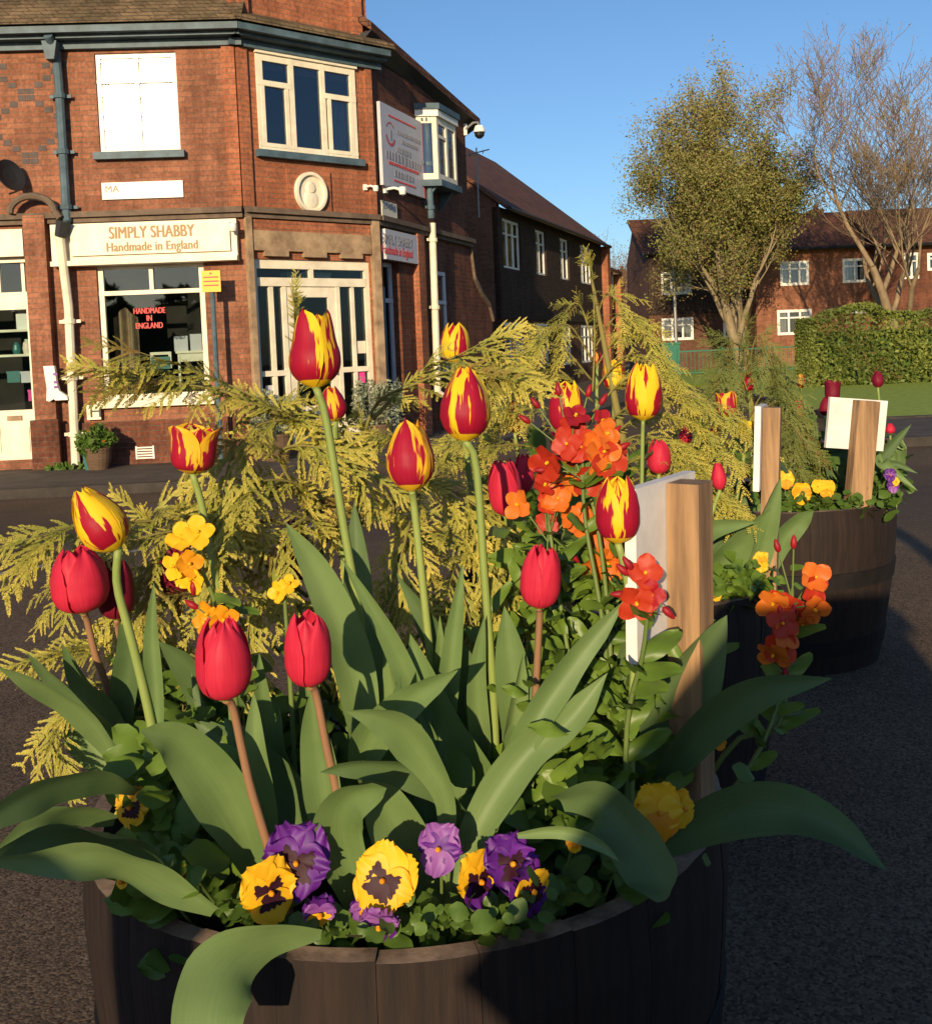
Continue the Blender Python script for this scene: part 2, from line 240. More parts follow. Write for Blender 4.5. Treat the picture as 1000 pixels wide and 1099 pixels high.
# ------------------------------------------------------------------ mesh helpers
class MB:
    def __init__(s): s.v = []; s.f = []; s.uv = {}
    def box(s, x0,x1,y0,y1,z0,z1, M=None):
        b = len(s.v)
        for x in (x0,x1):
            for y in (y0,y1):
                for z in (z0,z1):
                    p = Vector((x,y,z)); s.v.append(M @ p if M else p)
        for f in ((0,1,3,2),(4,6,7,5),(0,4,5,1),(2,3,7,6),(0,2,6,4),(1,5,7,3)): s.f.append(tuple(b+i for i in f))
        return s
    def tube(s, pts, rad, n=8, cap=True):
        pts = [Vector(p) for p in pts]; b0 = len(s.v); N = len(pts)
        if not isinstance(rad, (list,tuple)): rad = [rad]*N
        ref = Vector((0,0,1)) if abs((pts[-1]-pts[0]).normalized().z) < 0.9 else Vector((1,0,0))
        for i, p in enumerate(pts):
            t = (pts[min(i+1,N-1)]-pts[max(i-1,0)]).normalized()
            a = t.cross(ref).normalized(); c = t.cross(a)
            for k in range(n):
                an = 2*PI*k/n; s.v.append(p + (a*math.cos(an)+c*math.sin(an))*rad[i])
        for i in range(N-1):
            for k in range(n):
                k2 = (k+1)%n; s.f.append((b0+i*n+k, b0+i*n+k2, b0+(i+1)*n+k2, b0+(i+1)*n+k))
        if cap: s.f.append(tuple(b0+k for k in range(n))[::-1]); s.f.append(tuple(b0+(N-1)*n+k for k in range(n)))
        return s
    def lathe(s, prof, n=24, M=None):
        b0 = len(s.v)
        for r, z in prof:
            for k in range(n):
                a = 2*PI*k/n; p = Vector((r*math.cos(a), r*math.sin(a), z)); s.v.append(M @ p if M else p)
        for i in range(len(prof)-1):
            for k in range(n):
                k2 = (k+1)%n; s.f.append((b0+i*n+k, b0+i*n+k2, b0+(i+1)*n+k2, b0+(i+1)*n+k))
        return s
    def poly(s, pts, d, axis):           # extrude polygon pts by vector
        b = len(s.v); n = len(pts); dv = Vector(axis)*d
        for p in pts: s.v.append(Vector(p))
        for p in pts: s.v.append(Vector(p)+dv)
        s.f.append(tuple(range(b,b+n))); s.f.append(tuple(range(b+n,b+2*n))[::-1])
        for i in range(n):
            j = (i+1)%n; s.f.append((b+i, b+n+i, b+n+j, b+j))
        return s
    def grid(s, fn, nu, nv):             # fn(u,v)->Vector, with uvs
        b = len(s.v)
        for j in range(nv+1):
            for i in range(nu+1):
                u, v = i/nu, j/nv; s.uv[len(s.v)] = (u, v); s.v.append(Vector(fn(u,v)))
        for j in range(nv):
            for i in range(nu):
                a = b+j*(nu+1)+i; s.f.append((a, a+1, a+nu+2, a+nu+1))
        return s
    def mesh(s, name, m, smooth=False, bevel=None):
        me = bpy.data.meshes.new(name); me.from_pydata([tuple(p) for p in s.v], [], s.f)
        if s.uv:
            ul = me.uv_layers.new(name='UVMap'); vi = [lp.vertex_index for lp in me.loops]
            for k, i in enumerate(vi): ul.data[k].uv = s.uv.get(i, (0,0))
        if smooth: me.polygons.foreach_set('use_smooth', [True]*len(me.polygons))
        ms = m if isinstance(m, (list,tuple)) else [m]
        for q in ms: me.materials.append(q)
        return me
    def obj(s, name, m, parent=None, smooth=False, loc=None, rot=0):
        return link(name, s.mesh(name, m, smooth), parent, loc, rot)
def link(name, me, parent=None, loc=None, rot=0):
    o = bpy.data.objects.new(name, me); COL.objects.link(o)
    if parent: o.parent = parent
    if loc is not None: o.location = loc
    if rot: o.rotation_euler = (0,0,rot)
    return o
def tag(o, label=None, cat=None, group=None, kind=None):
    if label: o['label'] = label
    if cat: o['category'] = cat
    if group: o['group'] = group
    if kind: o['kind'] = kind
    return o
def thing(name, loc, label, cat, group=None, rot=0):
    o = bpy.data.objects.new(name, None); COL.objects.link(o); o.location = loc; o.rotation_euler = (0,0,rot); o.empty_display_size = 0.1
    return tag(o, label, cat, group)
def rebase(o):                            # put a mesh thing's origin at its own base
    vs = [v.co for v in o.data.vertices]
    c = Vector(((min(v.x for v in vs)+max(v.x for v in vs))/2, (min(v.y for v in vs)+max(v.y for v in vs))/2, min(v.z for v in vs)))
    o.data.transform(Matrix.Translation(-c)); o.location = o.matrix_basis @ c
    return o
def mesh_np(name, V, Q, m, tip=None, smooth=False):
    me = bpy.data.meshes.new(name); nq = len(Q); k = Q.shape[1]
    me.vertices.add(len(V)); me.vertices.foreach_set('co', V.astype(np.float32).ravel())
    me.loops.add(nq*k); me.loops.foreach_set('vertex_index', Q.astype(np.int32).ravel())
    me.polygons.add(nq); me.polygons.foreach_set('loop_start', np.arange(0,nq*k,k,dtype=np.int32)); me.polygons.foreach_set('loop_total', np.full(nq,k,dtype=np.int32))
    if smooth: me.polygons.foreach_set('use_smooth', np.ones(nq,dtype=bool))
    me.update(calc_edges=True)
    if tip is not None:
        a = me.attributes.new('tip','FLOAT','POINT'); a.data.foreach_set('value', tip.astype(np.float32))
    me.materials.append(m); return me
def textmesh(s, size, m, ext=0.002, spacing=1.0, shear=0, bold=0.0):
    c = bpy.data.curves.new('lettering','FONT'); c.body = s; c.size = size; c.align_x = 'CENTER'; c.align_y = 'CENTER'; c.extrude = ext; c.space_character = spacing; c.shear = shear
    o = bpy.data.objects.new('lettering', c); COL.objects.link(o)
    me = bpy.data.meshes.new_from_object(o); bpy.data.objects.remove(o); me.transform(Matrix.Rotation(PI/2,4,'X'))
    if bold:
        import bmesh
        m2 = me.copy(); m2.transform(Matrix.Translation((bold,-0.0006,0))); bm = bmesh.new(); bm.from_mesh(me); bm.from_mesh(m2); bm.to_mesh(me); bm.free(); bpy.data.meshes.remove(m2)
    me.materials.clear(); me.materials.append(m)
    return me
def smooth_interp(pts, n):               # Catmull-Rom through tuples
    pts = [np.array(p, float) for p in pts]
    if len(pts) == 2: return [pts[0]+(pts[1]-pts[0])*k/n for k in range(n+1)]
    ext = [2*pts[0]-pts[1]]+pts+[2*pts[-1]-pts[-2]]; out = []; S = len(pts)-1
    for k in range(n+1):
        t = k/n*S; i = min(int(t), S-1); f = t-i; a,b,c,d = ext[i:i+4]
        out.append(0.5*((2*b)+(c-a)*f+(2*a-5*b+4*c-d)*f*f+(-a+3*b-3*c+d)*f**3))
    return out

# ------------------------------------------------------------------ ground
def gz(y):
    t = min(max((y-3.8)/6.5,0),1); return -0.45*(t*t*(3-2*t))
gm = MB()
ys = [-30,-10,-3,0,2,3.8]+[3.8+6.5*k/16 for k in range(1,17)]+[14,25,60,150,500]
xs = [-300,-60,-15,0,15,60,300]
for y in ys:
    for x in xs: gm.v.append(Vector((x,y,gz(y))))
for j in range(len(ys)-1):
    for i in range(len(xs)-1):
        a = j*len(xs)+i; gm.f.append((a,a+1,a+len(xs)+1,a+len(xs)))
tag(gm.obj('road', M_['asphalt'], smooth=True), kind='structure')
def strip(name, poly, z0, z1, m):
    b = MB(); b.poly([(x,y,z0) for x,y in poly], z1-z0, (0,0,1)); return tag(b.obj(name, m), kind='structure')
# ------------------------------------------------------------------ facets of the corner building
PAVE = -0.35
class Facet:
    def __init__(s, O, az):
        s.O = Vector((O[0],O[1],0)); s.a = R(90-az); s.u = Vector((math.cos(s.a), math.sin(s.a),0)); s.n = Vector((-math.sin(s.a), math.cos(s.a),0))
    def uz(s, px, py, off=0):
        r = ray(px,py); o = Vector((0,0,CAMZ)); t = ((s.O+s.n*off-o).dot(s.n))/r.dot(s.n); q = o+r*t; return (q-s.O).dot(s.u), q.z
    def rect(s, x0,y0,x1,y1, off=0):
        xm, ym = (x0+x1)/2, (y0+y1)/2
        return s.uz(x0,ym,off)[0], s.uz(x1,ym,off)[0], s.uz(xm,y1,off)[1], s.uz(xm,y0,off)[1]
    def W(s, u, w_, z): return s.O+s.u*u+s.n*w_+Vector((0,0,z))
    def put(s, o, parent=None):
        o.rotation_euler = (0,0,s.a); o.location = s.O
        if parent: o.parent = parent; o.location = s.O-parent.location
        return o
b0 = PZ(100,500,PAVE)
F1 = Facet((b0.x,b0.y), 87); uc = F1.uz(262,250)[0]
c12 = F1.W(uc,0,0); F2 = Facet((c12.x,c12.y), 50); uc2 = F2.uz(404,250)[0]
c23 = F2.W(uc2,0,0); F3 = Facet((c23.x,c23.y), 20); uc3 = F3.uz(500,170)[0]
EAVE = F1.uz(150,46)[1]
print('facets', b0, c12, c23, 'len2', uc2, 'len3', uc3, 'eave', EAVE)

def wall(name, F, u0,u1,z0,z1, ops, m, parent, th=0.25, w0=0.0):
    us = sorted({u0,u1,*[o[0] for o in ops],*[o[1] for o in ops]}); zs = sorted({z0,z1,*[o[2] for o in ops],*[o[3] for o in ops]})
    us = [u for u in us if u0<=u<=u1]; zs = [z for z in zs if z0<=z<=z1]
    def solid(i,j):
        if i<0 or j<0 or i>=len(us)-1 or j>=len(zs)-1: return False
        cu,cz = (us[i]+us[i+1])/2,(zs[j]+zs[j+1])/2
        return not any(o[0]<cu<o[1] and o[2]<cz<o[3] for o in ops)
    b = MB()
    def q(*p):
        k = len(b.v); b.v += [Vector(x) for x in p]; b.f.append((k,k+1,k+2,k+3))
    f, g = w0, w0+th
    for i in range(len(us)-1):
        for j in range(len(zs)-1):
            if not solid(i,j): continue
            a,c,d,e = us[i],us[i+1],zs[j],zs[j+1]
            q((a,f,d),(c,f,d),(c,f,e),(a,f,e)); q((a,g,d),(a,g,e),(c,g,e),(c,g,d))
            if not solid(i-1,j): q((a,f,d),(a,f,e),(a,g,e),(a,g,d))
            if not solid(i+1,j): q((c,f,d),(c,g,d),(c,g,e),(c,f,e))
            if not solid(i,j-1): q((a,f,d),(a,g,d),(c,g,d),(c,f,d))
            if not solid(i,j+1): q((a,f,e),(c,f,e),(c,g,e),(a,g,e))
    return F.put(b.obj(name, m), parent)
def window(F, r, parent, vb=(), hb=(), fw=0.06, m='white', glass='glass_sky', w0=0.06, sill=None, head=None, curtain=None, back=True, depth=0.18, extra=None, name='window'):
    u0,u1,z0,z1 = r; b = MB(); dp = 0.06
    b.box(u0,u0+fw,w0,w0+dp,z0,z1); b.box(u1-fw,u1,w0,w0+dp,z0,z1); b.box(u0+fw,u1-fw,w0,w0+dp,z0,z0+fw); b.box(u0+fw,u1-fw,w0,w0+dp,z1-fw,z1)
    for f in vb:
        f = (f,) if not isinstance(f, tuple) else f; u = u0+(u1-u0)*f[0]; ww = (f[1] if len(f)>1 else fw)/2
        za = z0+(z1-z0)*(f[2] if len(f)>2 else 0)+0.001; zb = z0+(z1-z0)*(f[3] if len(f)>3 else 1)-0.001
        b.box(u-ww,u+ww,w0-0.004,w0+dp-0.006,za,zb)
    for f in hb:
        f = (f,) if not isinstance(f, tuple) else f; z = z0+(z1-z0)*f[0]; ww = (f[1] if len(f)>1 else fw)/2
        ua = u0+(u1-u0)*(f[2] if len(f)>2 else 0)+0.001; ub = u0+(u1-u0)*(f[3] if len(f)>3 else 1)-0.001
        b.box(ua,ub,w0-0.007,w0+dp-0.009,z-ww,z+ww)
    o = F.put(b.obj(name, M_[m]), parent)
    g = MB(); g.box(u0+fw*.5,u1-fw*.5,w0+0.030,w0+0.034,z0+fw*.5,z1-fw*.5); g.obj('pane', M_[glass], o)
    if back:
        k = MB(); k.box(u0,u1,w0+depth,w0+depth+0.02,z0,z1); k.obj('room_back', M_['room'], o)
    if curtain:
        for (ca,cb,mm,zt,zb2) in curtain:
            k = MB(); A = u0+(u1-u0)*ca; B = u0+(u1-u0)*cb; n = max(6,int((B-A)/0.03))
            k.grid(lambda u,v: (A+(B-A)*u, w0+0.10+0.02*math.sin(u*n*1.3), z0+(z1-z0)*(zb2+(zt-zb2)*v)), n*2, 1); k.obj('curtain', M_[mm], o)
    if sill:
        k = MB(); k.box(u0-0.06,u1+0.06,-0.10,w0+0.02,z0-0.09,z0-0.001); k.obj('sill', M_[sill], o)
    if head:
        k = MB(); k.box(u0-0.02,u1+0.02,-0.06,w0+0.02,z1+0.001,z1+0.10); k.obj('head', M_[head], o)
    return o
def pbox(name, F, r, w0, w1, m, parent=None):
    b = MB(); b.box(r[0],r[1],w0,w1,r[2],r[3]); return F.put(b.obj(name, M_[m] if isinstance(m,str) else m), parent)

main = thing('corner_building', (c12.x, c12.y, PAVE), 'red brick corner building with blue gutters, white windows and ground floor shops', 'building')
# openings
rW1 = F1.rect(104,56,191,163); rSW = F1.rect(107,281,222,428); rLS = (F1.uz(-90,350)[0], F1.uz(34,350)[0], PAVE+0.12, F1.uz(20,250)[1])
rW2 = F2.rect(276,66,381,166); rDR = F2.rect(276,279,401,480); rDR = (rDR[0],rDR[1],PAVE+0.06,rDR[3])
rW3a = F3.rect(413,281,430,372); rW3a = (rW3a[0],rW3a[1],PAVE+0.1,rW3a[3]); rW3b = F3.rect(466,292,476,372); rW3b = (rW3b[0],rW3b[1],PAVE+0.9,rW3b[3])
U0 = F1.uz(-500,250)[0]
wall('wall', F1, U0, uc, PAVE, EAVE, [rW1,rSW,rLS], M_['brick'], main)
wall('wall', F2, 0, uc2, PAVE, EAVE, [rW2,rDR], M_['brick_red'], main)
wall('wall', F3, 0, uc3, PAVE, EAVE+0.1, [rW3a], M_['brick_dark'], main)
# blocks behind to close the volume
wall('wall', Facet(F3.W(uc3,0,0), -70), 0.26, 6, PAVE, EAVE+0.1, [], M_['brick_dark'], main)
# plinths, piers
for (F,ua,ub) in ((F1, rLS[1]+0.04, rSW[0]-0.15),(F1, rSW[0]-0.15, rSW[1]+0.1),(F1,rSW[1]+0.1,uc)):
    pbox('plinth', F, (ua+0.002,ub-0.002,PAVE,PAVE+0.55), -0.05, 0.0, M_['brick_dark'], main)
u_p0, u_p1 = F1.uz(34,330)[0], F1.uz(57,330)[0]
pbox('pier', F1, (u_p0,u_p1,PAVE,F1.uz(45,232)[1]), -0.13,-0.0, M_['brick'], main)
pbox('pier', F1, (u_p0-0.04,u_p1+0.04,PAVE,PAVE+0.62), -0.20,-0.132, M_['brick_dark'], main)
# corner pilasters (brick), upper floor
pbox('pilaster', F1, (F1.uz(243,150)[0],uc,F1.uz(250,222)[1],EAVE), -0.05,0.0, M_['brick_red'], main)
pbox('pilaster', F2, (0.0,F2.uz(268,150)[0],F2.uz(265,222)[1],EAVE), -0.04,0.0, M_['brick_red'], main)
pbox('pilaster', F2, (F2.uz(393,150)[0],uc2,F2.uz(395,235)[1],EAVE), -0.05,0.0, M_['brick_red'], main)
# stone ground-floor corner piers
pbox('stone_pier', F2, (0.0,rDR[0]-0.02,PAVE,F2.uz(264,232)[1]), -0.08,0.0, M_['stone'], main)
pbox('stone_pier', F2, (rDR[1]+0.02,uc2,PAVE,F2.uz(400,232)[1]), -0.08,0.0, M_['stone'], main)
# string course + cornice
zs1 = F1.uz(150,232)[1]
for F,a,b_ in ((F1,U0,uc),(F2,0.0,uc2),(F3,0.0,uc3)):
    bb = MB(); bb.box(a,b_,-0.12,0.0,zs1,zs1+0.07); bb.box(a,b_,-0.07,0.0,zs1-0.06,zs1-0.002); F.put(bb.obj('string_course', M_['dark_stone']), main)
# stone lintel over corner shopfront with scalloped lower edge
z_l0, z_l1 = rDR[3], F2.uz(335,250)[1]
bb = MB(); bb.box(rDR[0],rDR[1],-0.06,0.0,z_l0+0.10,z_l1)
for k in range(3):
    uc_ = rDR[0]+(rDR[1]-rDR[0])*(0.18+0.32*k); bb.box(uc_-0.17,uc_+0.17,-0.075,0.0,z_l0+0.03,z_l0+0.10)
F2.put(bb.obj('stone_lintel', M_['stone']), main)
pbox('brick_band', F2, (rDR[0],rDR[1],z_l1+0.002,F2.uz(335,239)[1]), -0.05,0.0, M_['brick_red'], main)
# gutters + fascia
gb = MB()
for F,a,b_,zz in ((F1,U0,uc+0.1,EAVE),(F2,-0.1,uc2+0.15,EAVE)):
    gb = MB(); gb.box(a,b_,-0.22,0.0,zz+0.02,zz+0.10); gb.box(a+0.02,b_-0.05,-0.20,-0.02,zz+0.101,zz+0.27); gb.box(a,b_,-0.32,-0.222,zz+0.06,zz+0.14); gb.box(a,b_,-0.08,0.0,zz-0.07,zz+0.018)
    F.put(gb.obj('gutter', M_['bluepaint']), main)
# roofs
rb = MB(); rb.poly([(U0,-0.36,EAVE+0.155),(uc+0.15,-0.36,EAVE+0.155),(uc+0.15,4.5,EAVE+4.6),(U0,4.5,EAVE+4.6)], 0.12, (0,0.7,0.7)); F1.put(rb.obj('roof', M_['mosstile']), main)
rb = MB(); rb.poly([(-0.15,-0.36,EAVE+0.155),(uc2+0.2,-0.36,EAVE+0.155),(uc2+0.1,0.2,EAVE+0.42),(-0.1,0.2,EAVE+0.42)], 0.08, (0,0.3,0.9)); F2.put(rb.obj('roof', M_['mosstile']), main)
# brick parapet gable over the corner
zg = EAVE+0.25
pg = wall('parapet', F2, F2.uz(246,20)[0], uc2-0.02, zg, zg+3.2, [], M_['brick_red'], main, th=1.2, w0=-0.02)
pbox('parapet_pilaster', F2, (uc2-0.30,uc2-0.14,zg+0.1,zg+3.0), -0.09,-0.021, M_['brick_red'], main)
pbox('parapet_pilaster', F2, (F2.uz(252,5)[0],F2.uz(252,5)[0]+0.14,zg+0.1,zg+3.0), -0.09,-0.021, M_['brick_red'], main)
# side roof with falling verge
A = P(398,22,c23.y-0.25); B = P(515,127,F3.W(uc3,0,0).y+0.3); 
rb = MB(); up = Vector((-1.6,0.4,1.2)); th = Vector((0,0,-0.12))
rb.v += [A,B,B+up*2.2,A+up*1.2, A+th,B+th,B+up*2.2+th,A+up*1.2+th]; rb.f += [(0,1,2,3),(4,7,6,5),(0,4,5,1),(1,5,6,2),(3,2,6,7),(0,3,7,4)]
o = rb.obj('roof', M_['tile'], main); o.location = -main.location
rb = MB(); inn = Vector((-0.5,0.2,-0.05)); A2 = A+th; B2 = B+th
rb.v += [A2,B2,B2+inn,A2+inn, A2+Vector((-.3,.1,-.30)),B2+Vector((-.3,.1,-.18)),B2+inn+Vector((0,0,-.3)),A2+inn+Vector((0,0,-.4))]; rb.f += [(0,1,2,3),(4,7,6,5),(0,4,5,1),(1,5,6,2),(3,2,6,7),(0,3,7,4)]
o = rb.obj('eaves', M_['metal_dark'], main); o.location = -main.location
# diaper pattern of dark bricks
bb = MB(); cu, cz = F1.uz(30,128); s_ = 0.105
pat = ["X.X....X.X",".X......X.","..X....X..","...X..X...","....XX....","....XX....","...X..X...","..X....X..",".X......X.","X........X","X........X",".X......X.","..X....X..","...X..X...","....XX....","....XX...."]
for j,row in enumerate(pat):
    for i,ch in enumerate(row):
        if ch == 'X':
            u = cu+(i-5)*s_; z = cz+(8-j)*0.078; bb.box(u,u+s_-0.01,-0.006,0.0,z,z+0.066)
F1.put(bb.obj('diaper_brickwork', M_['blue_brick']), main)
# windows
window(F1, rW1, main, vb=((0.5,0.06),), hb=((0.72,0.05),), glass='glass_sun', sill='bluepaint', w0=0.03, curtain=[(0,1,'curtain',1,0)])
window(F2, rW2, main, vb=((0.335,0.07),(0.65,0.07),(0.05,0.05,0,0.7),(0.285,0.05,0,0.7),(0.715,0.05,0,0.66),(0.945,0.05,0,0.66)), hb=((0.70,0.07,0,0.335),(0.66,0.07,0.65,1),(0.06,0.05,0,0.335),(0.06,0.05,0.65,1)), fw=0.085, m='cream', sill='bluepaint', head='cream', w0=-0.03,
       curtain=[(0.0,1,'blind',0.97,0.86),(0.72,0.98,'curtain',0.66,0.02)])
# shop window with room behind
def shop_room(F, r, parent, depth=1.3):
    u0,u1,z0,z1 = r; b = MB(); e=0.01
    b.box(u0-0.4,u1+0.3,0.26+depth,0.3+depth,z0-0.3,z1+0.1); b.box(u0-0.45,u0-0.4,0.26,0.3+depth,z0-0.3,z1+0.1); b.box(u1+0.3,u1+0.35,0.26,0.3+depth,z0-0.3,z1+0.1)
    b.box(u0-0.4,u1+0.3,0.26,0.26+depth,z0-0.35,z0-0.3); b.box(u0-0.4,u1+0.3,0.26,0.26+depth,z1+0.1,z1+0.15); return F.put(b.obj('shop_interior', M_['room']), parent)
shop_room(F1, rSW, main); 
window(F1, rSW, main, vb=((0.5,0.05,0.79,1),), hb=((0.785,0.055),), m='cream', glass='glass', sill='cream', w0=0.04, back=False, fw=0.07)
# goods in the shop window
def goods(F, u, w_, z, kind, s=1.0, label='', m='cream'):
    b = MB()
    if kind == 'box': b.box(u-0.09*s,u+0.09*s,w_,w_+0.02,z,z+0.2*s); b.box(u-0.06*s,u-0.0*s,w_+0.02,w_+0.1,z,z+0.02)
    elif kind == 'frame': b.box(u-0.15*s,u+0.15*s,w_,w_+0.03,z,z+0.04*s); b.box(u-0.15*s,u+0.15*s,w_,w_+0.03,z+0.2*s,z+0.24*s); b.box(u-0.15*s,u-0.11*s,w_,w_+0.03,z+0.04*s,z+0.2*s); b.box(u+0.11*s,u+0.15*s,w_,w_+0.03,z+0.04*s,z+0.2*s)
    elif kind == 'jar': b.lathe([(0,z),(0.05*s,z),(0.06*s,z+0.06*s),(0.05*s,z+0.13*s),(0.03*s,z+0.15*s),(0.035*s,z+0.17*s),(0,z+0.17*s)], 14, Matrix.Translation((u,w_,0)))
    o = F.put(b.obj({'box':'gift_card','frame':'picture_frame','jar':'jar'}[kind], M_[m])); rebase(o)
    return tag(o, label, {'box':'card','frame':'picture frame','jar':'jar'}[kind])
zc = rSW[2]+0.0
b = MB(); us_ = F1.uz(150,390)[0]; 
ub0, ub1 = F1.uz(180,400)[0], F1.uz(218,400)[0]; zb_ = F1.uz(200,376)[1]
b.box(ub0,ub1,0.5,0.85,zb_-0.03,zb_); b.box(ub0+0.02,ub0+0.05,0.52,0.55,rSW[2]-0.3,zb_-0.03); b.box(ub1-0.05,ub1-0.02,0.52,0.55,rSW[2]-0.3,zb_-0.03); b.box(ub0+0.02,ub1-0.02,0.53,0.55,zb_-0.14,zb_-0.031)
o = F1.put(b.obj('display_table', M_['cream'])); tag(rebase(o), 'pale display table inside the shop window', 'table')
goods(F1, ub0+0.05,0.62,zb_,'box',1.0,'left one of two pale cards standing on the display table','pale_sign'); goods(F1, ub0+0.27,0.62,zb_,'box',1.1,'right one of two pale cards standing on the display table','pale_sign')
goods(F1, F1.uz(165,396)[0],0.4,F1.uz(165,396)[1],'frame',0.9,'small pale picture frame behind the shop glass below the red lettering','cream')
o = F1.put(MB().box(F1.uz(163,396)[0]-0.1,F1.uz(163,396)[0]+0.14,0.385,0.398,F1.uz(165,400)[1]+0.04,F1.uz(165,400)[1]+0.2).obj('screen', M_['teal'])); tag(rebase(o),'small blue green picture behind the shop glass','picture')
bm_ = MB(); u_, z_ = F1.uz(120,350); bm_.grid(lambda u,v: (u_-0.07+0.3*u, 0.34+0.05*math.sin(u*14), z_-1.1+1.35*v*(1-0.2*abs(u-0.5))), 20, 4); tag(rebase(F1.put(bm_.obj('hanging_cloth', M_['stone']))), 'long tan cloth hanging at the left side of the shop window', 'cloth')
# window lettering
def letters(F, s, px, py, hgt, m, w_, name='lettering', parent=None, spacing=1.0, width=None, bold=0.0):
    u,z = F.uz(px,py,w_); me = textmesh(s, hgt, M_[m], 0.002, spacing, 0, bold)
    xs_ = [v.co.x for v in me.vertices]
    if width and xs_: me.transform(Matrix.Scale(width/(max(xs_)-min(xs_)),4,(1,0,0)))
    me.transform(Matrix.Translation((u,w_,z))); o = link(name, me)
    if parent:
        o.parent = parent; o.matrix_basis = parent.matrix_basis.inverted() @ Matrix.Translation(F.O) @ Matrix.Rotation(F.a,4,'Z')
    else: F.put(o)
    return o
winl = thing('window_lettering', F1.W(F1.uz(160,352)[0],0.05,F1.uz(160,352)[1]), 'red HANDMADE IN ENGLAND lettering stuck on the shop window', 'lettering', rot=F1.a)
for s, py in (('HANDMADE',333.5),('IN',341.5),('ENGLAND',349.5)): letters(F1, s, 160, py, 0.105, 'red_text', 0.066, 'lettering', winl, 1.0, {'HANDMADE':0.40,'IN':0.07,'ENGLAND':0.34}[s], 0.008)
# big fascia sign
def sign(F, r, w0, w1, m, name, label, cat='sign', group=None):
    b = MB(); b.box(r[0],r[1],w0,w1,r[2],r[3]); o = F.put(b.obj(name, M_[m])); rebase(o); return tag(o, label, cat, group)
rS = F1.rect(80,242,249,273); s1 = sign(F1, rS, -0.16,-0.12, 'cream', 'shop_sign', 'long cream fascia sign reading SIMPLY SHABBY above the shop window')
letters(F1,'SIMPLY SHABBY',162,249,0.21,'gold_text',-0.163,'lettering',s1,1.05, width=1.05, bold=0.018); letters(F1,'Handmade in England',163,264,0.16,'gold_text',-0.163,'lettering',s1,1.05, width=1.12, bold=0.012)
bb = MB(); bb.box(F1.uz(58,260)[0],F1.uz(256,260)[0],-0.118,0.0,rS[2]-0.06,rS[3]+0.04); bb.box(F1.uz(58,260)[0],F1.uz(256,260)[0],-0.19,0.0,rS[2]-0.12,rS[2]-0.061); F1.put(bb.obj('fascia', M_['cream']), main)
r = F1.rect(110,195,197,213); s2 = sign(F1, r, -0.03,0.0,'white','name_board','narrow white name board under the bright upstairs window'); letters(F1,'MA',120,203,0.12,'gold_text',-0.033,'lettering',s2)
# left neighbour shopfront
fr = F1.rect(-100,249,29,278); s3 = sign(F1, fr,-0.14,-0.08,'cream','shop_sign','blank cream fascia of the shop at the left edge')
shop_room(F1, rLS, main, 1.0)
o = MB(); zt1 = F1.uz(15,315)[1]; zt2 = F1.uz(15,332)[1]; zk = F1.uz(20,440)[1]
uR = rLS[1]
o.box(rLS[0],uR,0.02,0.10,zt2,zt1+0.02); o.box(rLS[0],uR,-0.02,0.019,F1.uz(15,280)[1]-0.02,F1.uz(15,280)[1]+0.06)
o.box(uR-0.06,uR,0.021,0.099,PAVE+0.1,zt2-0.001); o.box(uR-0.92,uR-0.84,0.021,0.099,zk,zt2-0.001)
for k in range(4): o.box(uR-0.10-0.30*k,uR-0.06-0.30*k,0.03,0.09,zt1+0.021,rLS[3]-0.05)
F1.put(o.obj('shopfront_frame', M_['cream']), main)
dr = MB(); dr.box(rLS[0],uR-0.061,0.03,0.09,PAVE+0.1,zk); 
for k in range(3): dr.box(uR-0.40-0.36*k,uR-0.12-0.36*k,0.018,0.03,PAVE+0.22,zk-0.22)
dd = F1.put(dr.obj('stall_riser', M_['cream']), main); MB().box(uR-0.38,uR-0.20,0.010,0.018,zk-0.13,zk-0.07).obj('letter_plate', M_['stone'], dd)
g = MB(); g.box(rLS[0],uR-0.03,0.05,0.054,zk,rLS[3]-0.1); F1.put(g.obj('pane', M_['glass']), main)
for i,(py,lab) in enumerate(((353,'upper shelf of the left shop window'),(380,'lower shelf of the left shop window'))):
    z = F1.uz(15,py)[1]; o = F1.put(MB().box(rLS[0],uR-0.1,0.14,0.34,z-0.03,z).obj('shelf', M_['cream'])); tag(rebase(o), 'cream '+lab, 'shelf')
goods(F1, F1.uz(19,350)[0],0.2,F1.uz(15,353)[1],'box',1.0,'white box standing on the upper shelf of the left shop','white')
goods(F1, F1.uz(12,378)[0],0.2,F1.uz(15,380)[1],'jar',0.9,'pale blue jar on the lower shelf of the left shop','teal'); goods(F1, F1.uz(24,378)[0],0.2,F1.uz(15,380)[1],'jar',1.1,'cream jar at the right end of the lower shelf','cream')
for k,(px,py,m,lab) in enumerate(((8,405,'teal','teal box low in the left shop window'),(23,405,'pale_sign','pale box beside the teal box low in the left shop'),(34,403,'cream','cream box nearest the brick pier in the left shop'),(31,425,'pink','pink box at the bottom of the left shop window'))):
    u,z = F1.uz(px,py); b = MB(); b.box(u-0.08,u+0.08,0.2,0.34,z-0.07,z+0.07); b.box(u-0.085,u+0.085,0.195,0.345,z+0.045,z+0.075); tag(rebase(F1.put(b.obj('gift_box', M_[m]))), lab, 'box')
